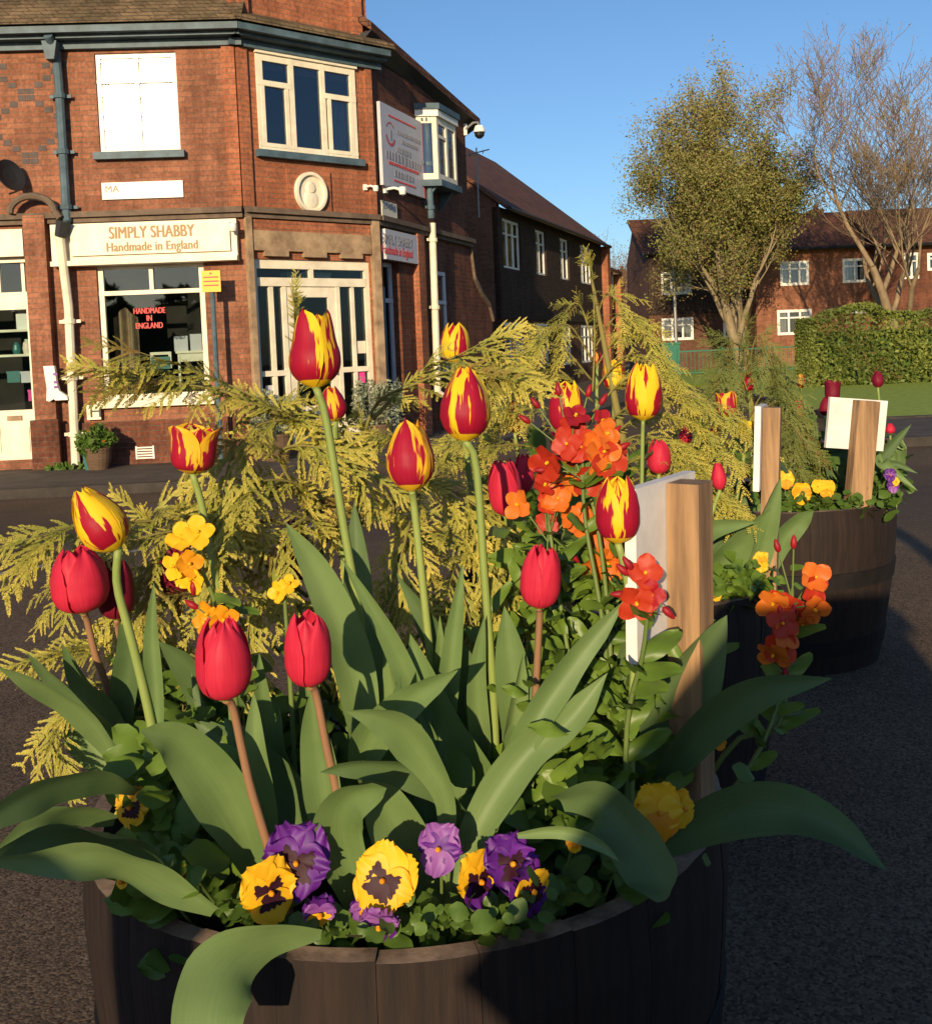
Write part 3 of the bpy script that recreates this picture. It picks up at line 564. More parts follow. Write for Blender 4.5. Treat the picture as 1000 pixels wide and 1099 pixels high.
# corner shopfront with door
fwc = 0.07; u0,u1,z0,z1 = rDR
def fx(px): return F2.uz(px,380)[0]
zt_t, zt_b = F2.uz(335,289)[1], F2.uz(335,303)[1]
b = MB(); b.box(u0,u0+fwc,0.03,0.13,z0,z1); b.box(u1-fwc,u1,0.03,0.13,z0,z1); b.box(u0+fwc,u1-fwc,0.03,0.13,z1-0.12,z1); b.box(u0+fwc,u1-fwc,0.02,0.12,zt_b-0.05,zt_b+0.06); mid=(u0+u1)/2-0.02
b.box(mid-0.03,mid+0.03,0.03,0.12,zt_b+0.061,z1-0.121)
ud0, ud1 = fx(311), fx(365)
for u in (ud0-0.05, ud1+0.0): b.box(u,u+0.06,0.03,0.12,z0,zt_b-0.051)
ul = (u0+fwc+ud0-0.05)/2+0.02; ur = (ud1+0.06+u1-fwc)/2
b.box(ul-0.03,ul+0.03,0.035,0.11,z0,zt_b-0.051); b.box(ur-0.025,ur+0.025,0.035,0.11,z0,zt_b-0.051)
zrl = F2.uz(300,400)[1]
b.box(u0+fwc,ud0-0.051,0.028,0.115,zrl-0.04,zrl+0.03); b.box(ud1+0.061,u1-fwc,0.028,0.115,zrl-0.04,zrl+0.03); 
b.box(u0+fwc,ud0-0.051,0.04,0.10,z0,z0+0.35); b.box(ud1+0.061,u1-fwc,0.04,0.10,z0,z0+0.35)
sf = F2.put(b.obj('shopfront_frame', M_['cream']), main)
MB().box(u0+fwc,u1-fwc,0.075,0.079,z0+0.3,z1-0.1).obj('pane', M_['glass'], sf)
b = MB(); dz1 = zt_b-0.052
b.box(ud0+0.012,ud0+0.12,0.045,0.095,z0+0.01,dz1); b.box(ud1-0.12,ud1-0.002,0.045,0.095,z0+0.01,dz1); b.box(ud0+0.12,ud1-0.12,0.045,0.095,dz1-0.14,dz1); b.box(ud0+0.12,ud1-0.12,0.045,0.095,z0+0.01,z0+0.55); b.box(ud0+0.16,ud1-0.16,0.038,0.045,z0+0.12,z0+0.46)
b.box(ud0+0.12,ud1-0.12,0.045,0.095,z0+0.85,z0+0.95)
dor = F2.put(b.obj('door', M_['cream']), main); MB().tube([(ud1-0.06,0.01,z0+0.95),(ud1-0.06,0.01,z0+1.2)],0.012).obj('handle', M_['metal_dark'], dor)
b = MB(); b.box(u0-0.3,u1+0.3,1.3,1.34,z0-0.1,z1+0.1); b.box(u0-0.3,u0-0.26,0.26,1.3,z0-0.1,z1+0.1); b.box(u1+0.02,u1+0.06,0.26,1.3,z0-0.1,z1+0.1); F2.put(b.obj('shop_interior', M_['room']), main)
for px,py,mm,lab in ((292,420,'pale_sign','pale notice in the left side light of the corner shop door'),(388,372,'cream','cream notice high beside the corner shop door'),(387,404,'pink','bright pink card in the right side light of the corner shop')):
    u,z = F2.uz(px,py,0.07); b = MB(); b.box(u-0.09,u+0.07,0.068,0.073,z-0.09,z+0.08); b.box(u-0.05,u+0.03,0.066,0.068,z-0.02,z+0.02); tag(rebase(F2.put(b.obj('notice', M_[mm]))), lab, 'notice')
for px,lab in ((315,'left one of two white boxes behind the fanlight of the corner shop'),(343,'right one of two white boxes behind the fanlight of the corner shop')):
    u,z = F2.uz(px,306,0.4); b = MB(); b.box(u-0.13,u+0.13,0.32,0.5,z-0.02,z+0.15); b.box(u-0.14,u+0.14,0.31,0.51,z+0.13,z+0.17); tag(rebase(F2.put(b.obj('storage_box', M_['white']))), lab, 'box')
tag(rebase(F2.put(MB().box(u0-0.1,u1+0.05,0.25,1.25,zt_b+0.0,zt_b+0.02).obj('loft_shelf', M_['cream']))),'cream shelf carrying the white boxes behind the fanlight','shelf')
# medallion
u,z = F2.uz(331,207); b = MB(); Mx = Matrix.Translation((u,-0.036,z)) @ Matrix.Rotation(PI/2,4,'X') @ Matrix.Diagonal((1,1.12,1,1))
b.lathe([(0,0.02),(0.19,0.02),(0.20,0.06),(0.235,0.06),(0.24,0.0)], 36, Mx)
b.lathe([(0,0.055),(0.05,0.05),(0.085,0.02)], 20, Matrix.Translation((0,0,0.055)) @ Mx); b.lathe([(0,0.05),(0.08,0.04),(0.12,0.02)], 20, Matrix.Translation((0.0,0,-0.10)) @ Mx)
md = F2.put(b.obj('medallion', M_['cream'], smooth=False)); tag(rebase(md),'round cream portrait medallion set in the corner wall','medallion')
b = MB(); b.box(u-0.33,u+0.33,-0.035,-0.0,z-0.36,z+0.30); F2.put(b.obj('medallion_panel', M_['brick_red']), main)
# blue / cream drainpipes
def pipe(F, pts, rad, m, name='drainpipe'):
    b = MB(); q = [(F.uz(x,y)[0], wv, F.uz(x,y)[1]) for x,y,wv in pts]; b.tube(q, rad, 10)
    for i in range(len(q)-1):
        a,c = Vector(q[i]),Vector(q[i+1])
        if (c-a).length > 0.9:
            for t in (0.1,0.5,0.9): b.tube([a.lerp(c,t)-Vector((0,0,0.03)), a.lerp(c,t)+Vector((0,0,0.03))], rad*1.35, 10); p = a.lerp(c,t); b.box(p.x-rad*2.4,p.x+rad*2.4,p.y+rad*0.4,p.y+rad*0.8,p.z-0.02,p.z+0.02)
    return F.put(b.obj(name, M_[m], smooth=False), main)
pipe(F1, [(60,45,-0.28),(63,58,-0.10),(66,90,-0.10),(75,238,-0.10),(76,244,-0.24)], 0.055, 'bluepaint')
b = MB(); u,z = F1.uz(60,58); b.poly([(u-0.09,-0.24,z+0.10),(u+0.09,-0.24,z+0.10),(u+0.05,-0.24,z-0.12),(u-0.05,-0.24,z-0.12)],0.16,(0,1,0)); F1.put(b.obj('hopper', M_['bluepaint']), main)
pipe(F1, [(71,252,-0.22),(71,262,-0.20),(77,330,-0.12),(84,480,-0.12),(86,498,-0.16)], 0.055, 'cream')
b = MB(); b.tube([(F1.uz(75,240)[0],-0.24,F1.uz(75,240)[1]),(F1.uz(71,256)[0],-0.22,F1.uz(71,256)[1])],[0.09,0.07],8); F1.put(b.obj('pipe_shoe', M_['metal_dark']), main)
# arch bracket over left pier
u,z = F1.uz(40,228); b = MB(); b.tube([(u+0.27*math.cos(t),-0.17,z-0.02+0.2*math.sin(t)) for t in [PI*k/12 for k in range(13)]],0.045,8); b.tube([(u+0.27,-0.17,z-0.02),(u+0.33,-0.17,z-0.1)],0.045,8); F1.put(b.obj('arched_bracket', M_['dark_stone'], smooth=False), main)
# satellite dish
u,z = F1.uz(17,193); dsh = thing('satellite_dish', F1.W(u,0,z), 'dark satellite dish on the upper brick wall at the left edge', 'satellite dish', rot=F1.a)
Md = Matrix.Translation((0,-0.25,0)) @ Matrix.Rotation(R(60),4,'Z') @ Matrix.Rotation(R(75),4,'X'); MB().lathe([(0.0,0.0),(0.1,0.01),(0.2,0.05),(0.2,0.06),(0.1,0.03),(0.0,0.02)],24,Md).obj('dish', M_['metal_dark'], dsh)
MB().tube([(-0.05,0,-0.05),(-0.05,-0.2,-0.05),(0,-0.25,0)],0.02,8).obj('arm', M_['metal_dark'], dsh); MB().tube([(0,-0.25,-0.05),(-0.2,-0.42,-0.06)],0.012,6).obj('feed_arm', M_['metal_dark'], dsh)
# yellow sign on pole
u,z = F1.uz(233,304); zb = PAVE; yp = thing('parking_sign', F1.W(u,-0.35,PAVE), 'small yellow notice on a grey blue pole beside the shop window', 'sign', rot=F1.a)
MB().tube([(0,0,0),(0,0,z-PAVE+0.05)],0.03,10).obj('pole', M_['bluepaint'], yp); sg = MB().box(-0.115,0.115,-0.05,-0.035,z-PAVE-0.13,z-PAVE+0.13).obj('plate', M_['yellow_sign'], yp)
for dz in (-0.05,0,0.05): MB().box(-0.09,0.09,-0.053,-0.0505,z-PAVE+dz-0.008,z-PAVE+dz+0.008).obj('printed_line', M_['red_text'], sg)
MB().lathe([(0,0.0),(0.014,0.0)],10,Matrix.Translation((0,-0.052,z-PAVE+0.095)) @ Matrix.Rotation(PI/2,4,'X')).obj('emblem', M_['red_text'], sg)
# hydrant H sign
r = F1.rect(95,434,110,450); hs = sign(F1, r, -0.075,-0.055,'yellow_sign','hydrant_sign','small square hydrant plate with black H beside the drainpipe'); hs.data.materials[0] = M_['cream']
letters(F1,'H',102.5,442,0.22,'black',-0.078,'lettering',hs)
# boot on pier
ub,zb = F1.uz(60,412); pts = [(-0.07,0.23),(0.06,0.23),(0.075,0.02),(0.10,-0.08),(0.19,-0.15),(0.20,-0.20),(0.05,-0.20),(0.03,-0.18),(-0.02,-0.21),(-0.06,-0.20),(-0.045,-0.05)]
b = MB(); b.poly([(ub+x,-0.205,zb+z_) for x,z_ in pts], 0.07,(0,1,0)); bt = F1.put(b.obj('wellington_boot', M_['white'])); tag(rebase(bt),'white patterned wellington boot fixed to the brick pier','boot')
for dz in (0.1,0.0,-0.06):
    q = MB().box(-0.02,0.03,-0.04,-0.037,0.22+dz,0.25+dz).obj('boot_motif', M_['lilac'], bt)
# vent
r = F1.rect(147,478,167,492); b = MB()
for k in range(5): b.box(r[0],r[1],-0.062,-0.05,r[2]+(r[3]-r[2])*(k/5)+0.004,r[2]+(r[3]-r[2])*(k/5)+(r[3]-r[2])*0.13)
b.box(r[0],r[0]+0.02,-0.066,-0.062,r[2],r[3]); b.box(r[1]-0.02,r[1],-0.066,-0.062,r[2],r[3]); F1.put(b.obj('air_vent', M_['white']), main)
# cctv domes & boxes
def cctv(F, px,py, label, s=1.0, w_=-0.02):
    u,z = F.uz(px,py); t = thing('security_camera', F.W(u,w_,z), label, 'camera', rot=F.a)
    MB().box(-0.03*s,0.03*s,-0.02,0.02,-0.05*s,0.05*s).obj('mount', M_['white'], t); MB().tube([(0,-0.02,0),(0.02,-0.12*s,0.01),(0.05,-0.2*s,-0.02)],0.018*s,8).obj('arm', M_['white'], t)
    MB().lathe([(0,-0.06*s),(0.04*s,-0.045*s),(0.05*s,0),(0.045*s,0.05*s),(0,0.055*s)],14,Matrix.Translation((0.05,-0.22*s,-0.04))).obj('camera_head', M_['white'], t)
cctv(F1, 249,243,'small white camera beside the right end of the shop sign'); cctv(F2, 391,201,'small grey camera under the right end of the corner window sill',0.8); cctv(F3, 412,203,'white camera on the side wall under the big sign',1.1)
# F3 side: big sign, small signs, bay window, pipes
r = F3.rect(405,121,449,205); s4 = sign(F3, r, -0.07,-0.02,'pale_sign','advert_board','large pale advert board with red edge on the side wall')
MB().box(0,0.05,-0.027,0.03,0,r[3]-r[2]).obj('edge_strip', M_['red_text'], s4, loc=((r[1]-r[0])/2,0,0))
def arc(cx,cz,rad,a0,a1,wd,y,n=20):
    b = MB()
    for k in range(n):
        t0,t1 = a0+(a1-a0)*k/n, a0+(a1-a0)*(k+1)/n; p = [(cx+rr*math.cos(t),y,cz+rr*math.sin(t)) for rr,t in ((rad,t0),(rad+wd,t0),(rad+wd,t1),(rad,t1))]
        i = len(b.v); b.v += [Vector(x) for x in p]; b.f.append((i,i+1,i+2,i+3))
    return b
hh = r[3]-r[2]; ww_ = r[1]-r[0]
arc(-ww_/2+0.32,hh-0.40,0.13,R(-170),R(-20),0.04,-0.028).obj('emblem', M_['red_text'], s4); arc(-ww_/2+0.32,hh-0.40,0.15,R(40),R(150),0.02,-0.028).obj('emblem', M_['red_text'], s4); MB().box(-ww_/2+0.30,-ww_/2+0.34,-0.031,-0.0275,hh-0.48,hh-0.34).obj('emblem', M_['grey_text'], s4)
for (s,py,h_,m,wd) in (('citizens',152,0.15,'grey_text',1.0),('advice',166,0.15,'grey_text',0.5),('BINGHAM',176,0.2,'grey_text',1.35),('please ask inside',184,0.1,'red_text',1.2),('01949',191,0.16,'grey_text',0.8)):
    pass
# unreadable rows of small print, as grey strokes of letter size
for k,(fz,wd,hg,mm) in enumerate(((0.72,0.9,0.07,'grey_text'),(0.62,0.6,0.06,'grey_text'),(0.50,0.5,0.09,'grey_text'),(0.39,1.25,0.13,'grey_text'),(0.30,1.1,0.05,'red_text'),(0.19,0.7,0.10,'grey_text'),(0.10,0.8,0.03,'red_text'),(0.88,1.0,0.03,'red_text'))):
    b = MB(); x = -wd/2+(0.25 if k in (0,1) else 0); e_ = x+wd
    while x < min(e_, ww_/2-0.12):
        w2 = random.uniform(0.3,0.8)*hg
        b.box(x,x+w2,-0.0305,-0.0265,hh*fz-hg/2*random.uniform(.8,1),hh*fz+hg/2*random.uniform(.7,1)); x += w2+0.35*hg
    if b.v: b.obj('small_print', M_[mm], s4)
r = F3.rect(408,217,424,234); s5 = sign(F3, r, -0.03,-0.0,'cream','street_name_plate','small pale street plate under the advert board'); [MB().box(-0.22+0.09*k,-0.16+0.09*k,-0.020,-0.0155,0.12+0.01*(k%2),0.22-0.015*(k%3)).obj('worn_letter', M_['grey_text'], s5) for k in range(5)]
r = F3.rect(408,250,445,281); s6 = sign(F3, r, -0.09,-0.02,'pale_sign','shop_sign','small pale sign with SIMPLY SHABBY on the side wall'); letters(F3,'SIMPLY SHABBY',427,259,0.2,'grey_text',-0.093,'lettering',s6,width=(r[1]-r[0])*0.85); letters(F3,'Handmade in England',427,270,0.18,'red_text',-0.093,'lettering',s6,width=(r[1]-r[0])*0.85)
window(F3, rW3a, main, hb=((0.78,0.06),), m='pale_sign', glass='glass', w0=0.12)
window(F3, (rW3b[0],rW3b[1],rW3b[2],rW3b[3]), main, hb=((0.7,0.06),), m='pale_sign', glass='glass', w0=-0.05, depth=0.045)
pbox('brick_pier', F3, (F3.uz(445,330)[0],F3.uz(452,330)[0],PAVE,zs1-0.07), -0.10,0.0, M_['brick_red'], main)
pbox('side_door', F3, (F3.uz(406,380)[0]+0.02,F3.uz(411,380)[0]+0.1,PAVE,PAVE+2.2), -0.03,0.0, M_['bluepaint'], main)
# oriel bay
ra = F3.rect(464,131,491,196,-0.25); ob = thing('bay', (0,0,0), None, None); F3.put(ob, main)
for k in ('label','category'):
    if k in ob: del ob[k]
pts = [(ra[0],0.0),(ra[0]+0.14,-0.28),(ra[1]-0.14,-0.28),(ra[1],0.0)]
ob_n = MB(); z0,z1 = ra[2],ra[3]
for i in range(3):
    a,c = Vector((*pts[i],0)),Vector((*pts[i+1],0)); L = (c-a).length; ang = math.atan2((c-a).y,(c-a).x); Mx = Matrix.Translation(a) @ Matrix.Rotation(ang,4,'Z'); n = 2 if i==1 else 1
    ob_n.box(0,0.07,-0.0,0.05,z0,z1,Mx); ob_n.box(L-0.07,L,-0.0,0.05,z0,z1,Mx); ob_n.box(0.07,L-0.07,0,0.05,z0,z0+0.1,Mx); ob_n.box(0.07,L-0.07,0,0.05,z1-0.1,z1,Mx)
    if n==2: ob_n.box(L/2-0.04,L/2+0.04,-0.003,0.047,z0+0.1,z1-0.1,Mx); ob_n.box(0.07,L/2-0.04,0.0,0.05,z0+(z1-z0)*.68,z0+(z1-z0)*.73,Mx)
fr_ = ob_n.obj('window', M_['cream'], ob)
g = MB(); k0 = MB()
for i in range(3):
    a,c = Vector((*pts[i],0)),Vector((*pts[i+1],0)); L = (c-a).length; ang = math.atan2((c-a).y,(c-a).x); Mx = Matrix.Translation(a) @ Matrix.Rotation(ang,4,'Z'); g.box(0.03,L-0.03,0.022,0.026,z0+0.05,z1-0.05,Mx)
g.obj('pane', M_['glass_sky'], ob)
def bayslab(e,za,zb,m,name): b = MB(); b.poly([(ra[0]-e,-0.003,za),(ra[0]+0.14-e*.5,-0.28-e,za),(ra[1]-0.14+e*.5,-0.28-e,za),(ra[1]+e,-0.003,za)], zb-za,(0,0,1)); b.obj(name, M_[m], ob)
bayslab(0.04,z1+0.001,z1+0.10,'white','bay_fascia'); bayslab(0.07,z1+0.101,z1+0.19,'bluepaint','bay_roof'); bayslab(0.06,z0-0.1,z0-0.001,'bluepaint','bay_sill')
b = MB(); b.poly([(ra[0]+0.15,-0.003,z0-0.101),(ra[0]+0.15,-0.24,z0-0.101),(ra[0]+0.15,-0.003,z0-0.36)],0.06,(1,0,0)); b.obj('bracket', M_['bluepaint'], ob); b = MB(); b.poly([(ra[1]-0.3,-0.003,z0-0.101),(ra[1]-0.3,-0.24,z0-0.101),(ra[1]-0.3,-0.003,z0-0.40)],0.06,(1,0,0)); b.obj('bracket', M_['bluepaint'], ob)
pipe(F3, [(449,118,-0.12),(455,235,-0.12)],0.05,'bluepaint'); pipe(F3, [(456,240,-0.12),(462,420,-0.12),(468,430,-0.25),(474,458,-0.25)],0.055,'cream')
# tall cctv on arm at corner end
u,z = F3.uz(503,142); t = thing('security_camera', F3.W(uc3-0.06,-0.03,z), 'white dome camera on a curved arm at the far corner of the brick building', 'camera')
MB().tube([(0,0,0.0),(0.14,-0.05,0.10),(0.22,-0.06,0.10),(0.24,-0.06,0.02)],0.022,8).obj('arm', M_['grey'], t); MB().lathe([(0,0.06),(0.07,0.04),(0.10,-0.04),(0.10,-0.07)],16,Matrix.Translation((0.24,-0.06,0))).obj('hood', M_['white'], t); MB().lathe([(0.09,-0.07),(0.08,-0.13),(0.04,-0.17),(0,-0.18)],16,Matrix.Translation((0.24,-0.06,0))).obj('dome', M_['black'], t)
MB().box(-0.03,0.03,-0.02,0.03,-0.1,0.1).obj('mount', M_['grey'], t)
# aerial
t = thing('tv_aerial', P(513,205,24), 'thin metal television aerial on the roof of the tile hung building', 'aerial'); MB().tube([(0,0,-0.6),(0,0,1.0)],0.02,6).obj('mast', M_['grey'], t); b = MB(); b.tube([(-0.4,0,0.8),(0.3,0,0.95)],0.015,5); [b.tube([(x,-0.2,0.87+x*0.2),(x,0.2,0.87+x*0.2)],0.01,4) for x in (-0.3,-0.15,0,0.15)]; b.obj('antenna', M_['grey'], t)
# garden wall with swept end
gw_u0 = uc3+0.003; prof = [(478,268),(500,276),(508,300),(516,318),(524,330),(528,345)]
top = [F3.uz(px,py) for px,py in prof]; b = MB(); poly = [(gw_u0,0,PAVE)]+[(gw_u0,0,top[0][1]+0.05)]+[(max(u,gw_u0+0.02*i),0,z) for i,(u,z) in enumerate(top[1:],1)]+[(F3.uz(528,345)[0],0,PAVE)]
b.poly(poly, 0.3,(0,1,0)); gwall = F3.put(b.obj('garden_wall', M_['brick_dark'])); tag(gwall,'old brick yard wall with swept end between corner building and tile hung house','wall')
cp = [(u, z) for u,z in [(gw_u0,top[0][1]+0.05)]+[(max(u,gw_u0+0.02*i),z) for i,(u,z) in enumerate(top[1:],1)]]; b = MB()
for (ua,za),(ub,zb) in zip(cp[:-1],cp[1:]): b.poly([(ua,-0.05,za+0.002),(ub,-0.05,zb+0.002),(ub,-0.05,zb+0.08),(ua,-0.05,za+0.08)],0.4,(0,1,0))
b.obj('coping', M_['dark_stone'], gwall)

# pavement around the corner building
k1 = [PZ(-600,530,PAVE), PZ(0,533,PAVE), PZ(160,524,PAVE)]
off = 2.2
cA = F1.W(U0-5,-off,0); cB = F1.W(uc-0.2,-off,0); cC = F2.W(uc2*0.6,-off,0); cD = F3.W(1.5,-1.6,0); cE = F3.W(30,-1.6,0)
pv = [(cA.x,cA.y),(cB.x,cB.y),(cC.x,cC.y),(cD.x,cD.y),(cE.x,cE.y)]; bk = [F3.W(30,8,0), F1.W(U0-5,8,0)]
inner = [(x-0.0,y+0.13) for x,y in pv]
strip('pavement', inner+[(p.x,p.y) for p in bk], -0.6, PAVE, M_['paving'])
b = MB()
for i in range(len(pv)-1):
    a,c = Vector((*pv[i],-0.6)),Vector((*pv[i+1],-0.6)); ai,ci = Vector((inner[i][0],inner[i][1]-0.002,-0.6)),Vector((inner[i+1][0],inner[i+1][1]-0.002,-0.6)); b.poly([a,c,ci,ai], 0.6+PAVE+0.003,(0,0,1))
tag(b.obj('kerb', M_['kerb']), kind='structure')

# ------------------------------------------------------------------ tile hung building on the side street
FB = Facet((P(533,222,27).x,27), 20); zE = FB.uz(533,224)[1]; uB = FB.uz(643,265)[0]; GZ = -0.45
bb_ = thing('tile_hung_house', (FB.O.x,FB.O.y,GZ), 'long dark tile hung building with brown roof and a row of white windows', 'building')
def brect(F,x,y0,y1,wpx): return F.rect(x-wpx/2,y0,x+wpx/2,y1)
ups = [brect(FB,547,236,288,19),brect(FB,578.5,248,295,11),brect(FB,604,257,300,9.5),brect(FB,627,264,305,12)]
zu0 = min(r[2] for r in ups); zu1 = max(r[3] for r in ups); zavg0 = sum(r[2] for r in ups)/4; zavg1 = sum(r[3] for r in ups)/4
wdt = 1.0
ups = [(r[0],r[1],zavg0,zavg1) for r in ups]
lows = [(r[0],r[1],zavg0-2.75,zavg0-1.45) for r in ups]
zmid = zavg0-1.35
wall('wall', FB, 0,uB,zmid,zE+0.06, ups, M_['darkclad'], bb_, th=0.2, w0=-0.06); wall('wall', FB, 0,uB,GZ,zmid-0.002, lows, M_['brick_brown'], bb_, th=0.2)
for r in ups+lows:
    n = 2 if (r[1]-r[0])<1.2 else 3
    window(FB, r, bb_, vb=tuple((k/n,0.06) for k in range(1,n)), hb=((0.7,0.04),), fw=0.07, glass='glass_sky', w0=0.0, curtain=[(0,0.44,'curtain',1,0),(0.58,1,'curtain',1,0)])
FBg = Facet(FB.O, -70); gl = 8.0; zR = zE+3.4
gbm = MB(); gbm.poly([(0,-0.2,GZ),(gl,-0.2,GZ),(gl,-0.2,zE+0.16),(gl/2,-0.2,zR+0.06),(0,-0.2,zE+0.16)],0.2,(0,1,0)); 
o = gbm.obj('gable_wall', M_['brick_brown']); FBg.put(o, bb_)
rb = MB(); rb.poly([(-0.15,-0.30,zE-0.05),(uB+0.2,-0.30,zE-0.05),(uB+0.2,gl/2,zR+0.05),(-0.15,gl/2,zR+0.05)],0.12,(0,0,1)); FB.put(rb.obj('roof', M_['tile']), bb_)
rb = MB(); rb.poly([(-0.15,gl/2+0.01,zR+0.05),(uB+0.2,gl/2+0.01,zR+0.05),(uB+0.2,gl+0.3,zE),(-0.15,gl+0.3,zE)],0.12,(0,0,1)); FB.put(rb.obj('roof', M_['tile']), bb_)
rb = MB(); rb.tube([(-0.1,-0.38,zE-0.02),(uB+0.2,-0.38,zE-0.02)],0.06,8); FB.put(rb.obj('gutter', M_['black']), bb_)
pbox('brick_pier', FB, (uB+0.002,uB+0.5,GZ,zE+0.0), -0.3,0.1, M_['brick_red'], bb_)
# lower continuation
an = thing('small_dark_house', (FB.W(uB+0.6,0,0).x,FB.W(uB+0.6,0,0).y,GZ), 'lower dark house joined to the far end of the tile hung building', 'building')
uA = FB.uz(659,300)[0]; ra_ = FB.rect(649,288,657,312)
rr = FB.rect(648,287,658,312); zA = zE-0.9
wall('wall', FB, uB+0.52,uA,GZ,zA, [rr], M_['darkclad'], an, th=0.2); window(FB, rr, an, vb=((0.5,0.05),), w0=0.0)
rb = MB(); rb.poly([(uB+0.52,-0.3,zA-0.02),(uA+0.2,-0.3,zA-0.02),(uA+0.2,gl/2,zA+2),(uB+0.52,gl/2,zA+2)],0.12,(0,0,1)); FB.put(rb.obj('roof', M_['tile']), an)
pbox('brick_pier', FB, (uA+0.002,uA+0.4,GZ,zA+0.0), -0.25,0.1, M_['brick_red'], an)

# ------------------------------------------------------------------ far terrace houses
def farhouse(name, px0, px1, d, ztop_px, m_up, m_low, wins, label, split_px=None, roofm='tile', az=88):
    a = P(px0,380,d); F = Facet((a.x,a.y), az); t = thing(name, (a.x,a.y,GZ), label, 'building', 'far houses')
    u1 = F.uz(px1,380)[0]; zt = F.uz((px0+px1)/2, ztop_px)[1]; ops = [F.rect(*w_) for w_ in wins]
    zs_ = F.uz((px0+px1)/2, split_px)[1] if split_px else None
    if zs_: wall('wall',F,0,u1,zs_,zt+0.2,[o for o in ops if o[2]>zs_],M_[m_up],t,w0=-0.05); wall('wall',F,0,u1,GZ,zs_-0.002,[o for o in ops if o[2]<zs_],M_[m_low],t)
    else: wall('wall',F,0,u1,GZ,zt+0.2,ops,M_[m_up],t)
    for r in ops:
        n = 3 if r[1]-r[0]>1.3 else 2
        window(F, r, t, vb=tuple((k/n,0.09) for k in range(1,n)), hb=((0.68,0.07),), fw=0.12, w0=0.0, glass='glass_sky', curtain=[(0,0.28,'curtain',1,0),(0.75,1,'curtain',1,0)])
    rb = MB(); rb.poly([(-0.3,-0.4,zt),(u1+0.3,-0.4,zt),(u1+0.3,3.0,zt+1.9),(-0.3,3.0,zt+1.9)],0.15,(0,0,1)); F.put(rb.obj('roof', M_[roofm]), t)
    rb = MB(); rb.poly([(0,0.25,GZ),(0,5,GZ),(0,5,zt),(0,3.0,zt+1.85),(0,0.25,zt)],0.2,(1,0,0)); F.put(rb.obj('gable_wall', M_['brick_brown']), t)
    rb = MB(); rb.poly([(u1-0.2,0.25,GZ),(u1-0.2,5,GZ),(u1-0.2,5,zt),(u1-0.2,3.0,zt+1.85),(u1-0.2,0.25,zt)],0.2,(1,0,0)); F.put(rb.obj('gable_wall', M_['brick_brown']), t)
    rb = MB(); rb.tube([(-0.3,-0.5,zt+0.05),(u1+0.3,-0.5,zt+0.05)],0.08,6); F.put(rb.obj('gutter', M_['black']), t)
    rb = MB(); uu = u1*0.7; rb.box(uu-0.3,uu+0.3,2.8,3.3,zt+1.3,zt+2.2); rb.lathe([(0.14,zt+2.2),(0.11,zt+2.45),(0.09,zt+2.45)],10,Matrix.Translation((uu,3.05,0))); F.put(rb.obj('chimney', M_['brick_dark']), t)
    return F, t
farhouse('terraced_house', 698, 812, 48, 272, 'darkclad','brick_brown', [(709,291,742,316),(710,341,744,365),(776,290,798,312),(776,340,798,362)], 'far dark clad house behind the lamp post', 336)
Fm,tm = farhouse('terraced_house', 812.5, 946, 47, 268, 'brick','brick', [(837,280,868,306),(904,277,930,303),(834,332,871,359),(904,329,946,336)], 'far red brick house between the two big trees', None)
farhouse('terraced_house', 946.5, 1120, 46, 262, 'brick_dark','brick', [(970,271,986,299),(995,271,1012,290),(1040,270,1070,296)], 'far brown house behind the bare tree at the right edge', None)
r = Fm.rect(946,280,950,330); 
farhouse('terraced_house', 655, 689, 75, 318, 'brick_brown','brick_brown', [(664,330,674,340)], 'small distant house in the gap beyond the side street', None)

# lawn, right kerbs
lw0, lw1 = PZ(925,457,GZ), PZ(1100,457,GZ)
hx0, hx1 = PZ(868,414,GZ), PZ(1200,414,GZ)
poly = [(lw0.x,lw0.y),(lw0.x+30,lw0.y+0.3),(hx0.x+40,44),(hx0.x-4,44),(hx0.x-2.5,hx0.y)]
strip('lawn', poly, GZ-0.2, GZ+0.11, M_['grass'])
b = MB()
def lineseg(b, a, c, wd, z0, z1):
    a,c = Vector((*a,z0)),Vector((*c,z0)); s = (c-a).normalized().cross(Vector((0,0,1)))*wd/2; b.poly([a-s,c-s,c+s,a+s], z1-z0,(0,0,1))
lineseg(b,(lw0.x-0.1,lw0.y-0.08),(lw0.x+30,lw0.y+0.22),0.14,GZ-0.2,GZ+0.125); lineseg(b,(lw0.x-0.1,lw0.y-0.01),(hx0.x-2.6,hx0.y),0.14,GZ-0.2,GZ+0.122); tag(b.obj('kerb', M_['kerb']), kind='structure')
q0 = PZ(930,480,GZ); 
strip('pavement', [(q0.x-0.6,q0.y),(q0.x+30,q0.y+0.5),(lw0.x+30,lw0.y+0.13),(lw0.x-0.5,lw0.y-0.18)], GZ-0.2, GZ+0.10, M_['paving'])
b = MB(); lineseg(b,(q0.x-0.7,q0.y-0.08),(q0.x+30,q0.y+0.42),0.13,GZ-0.2,GZ+0.113); tag(b.obj('kerb', M_['kerb']), kind='structure')
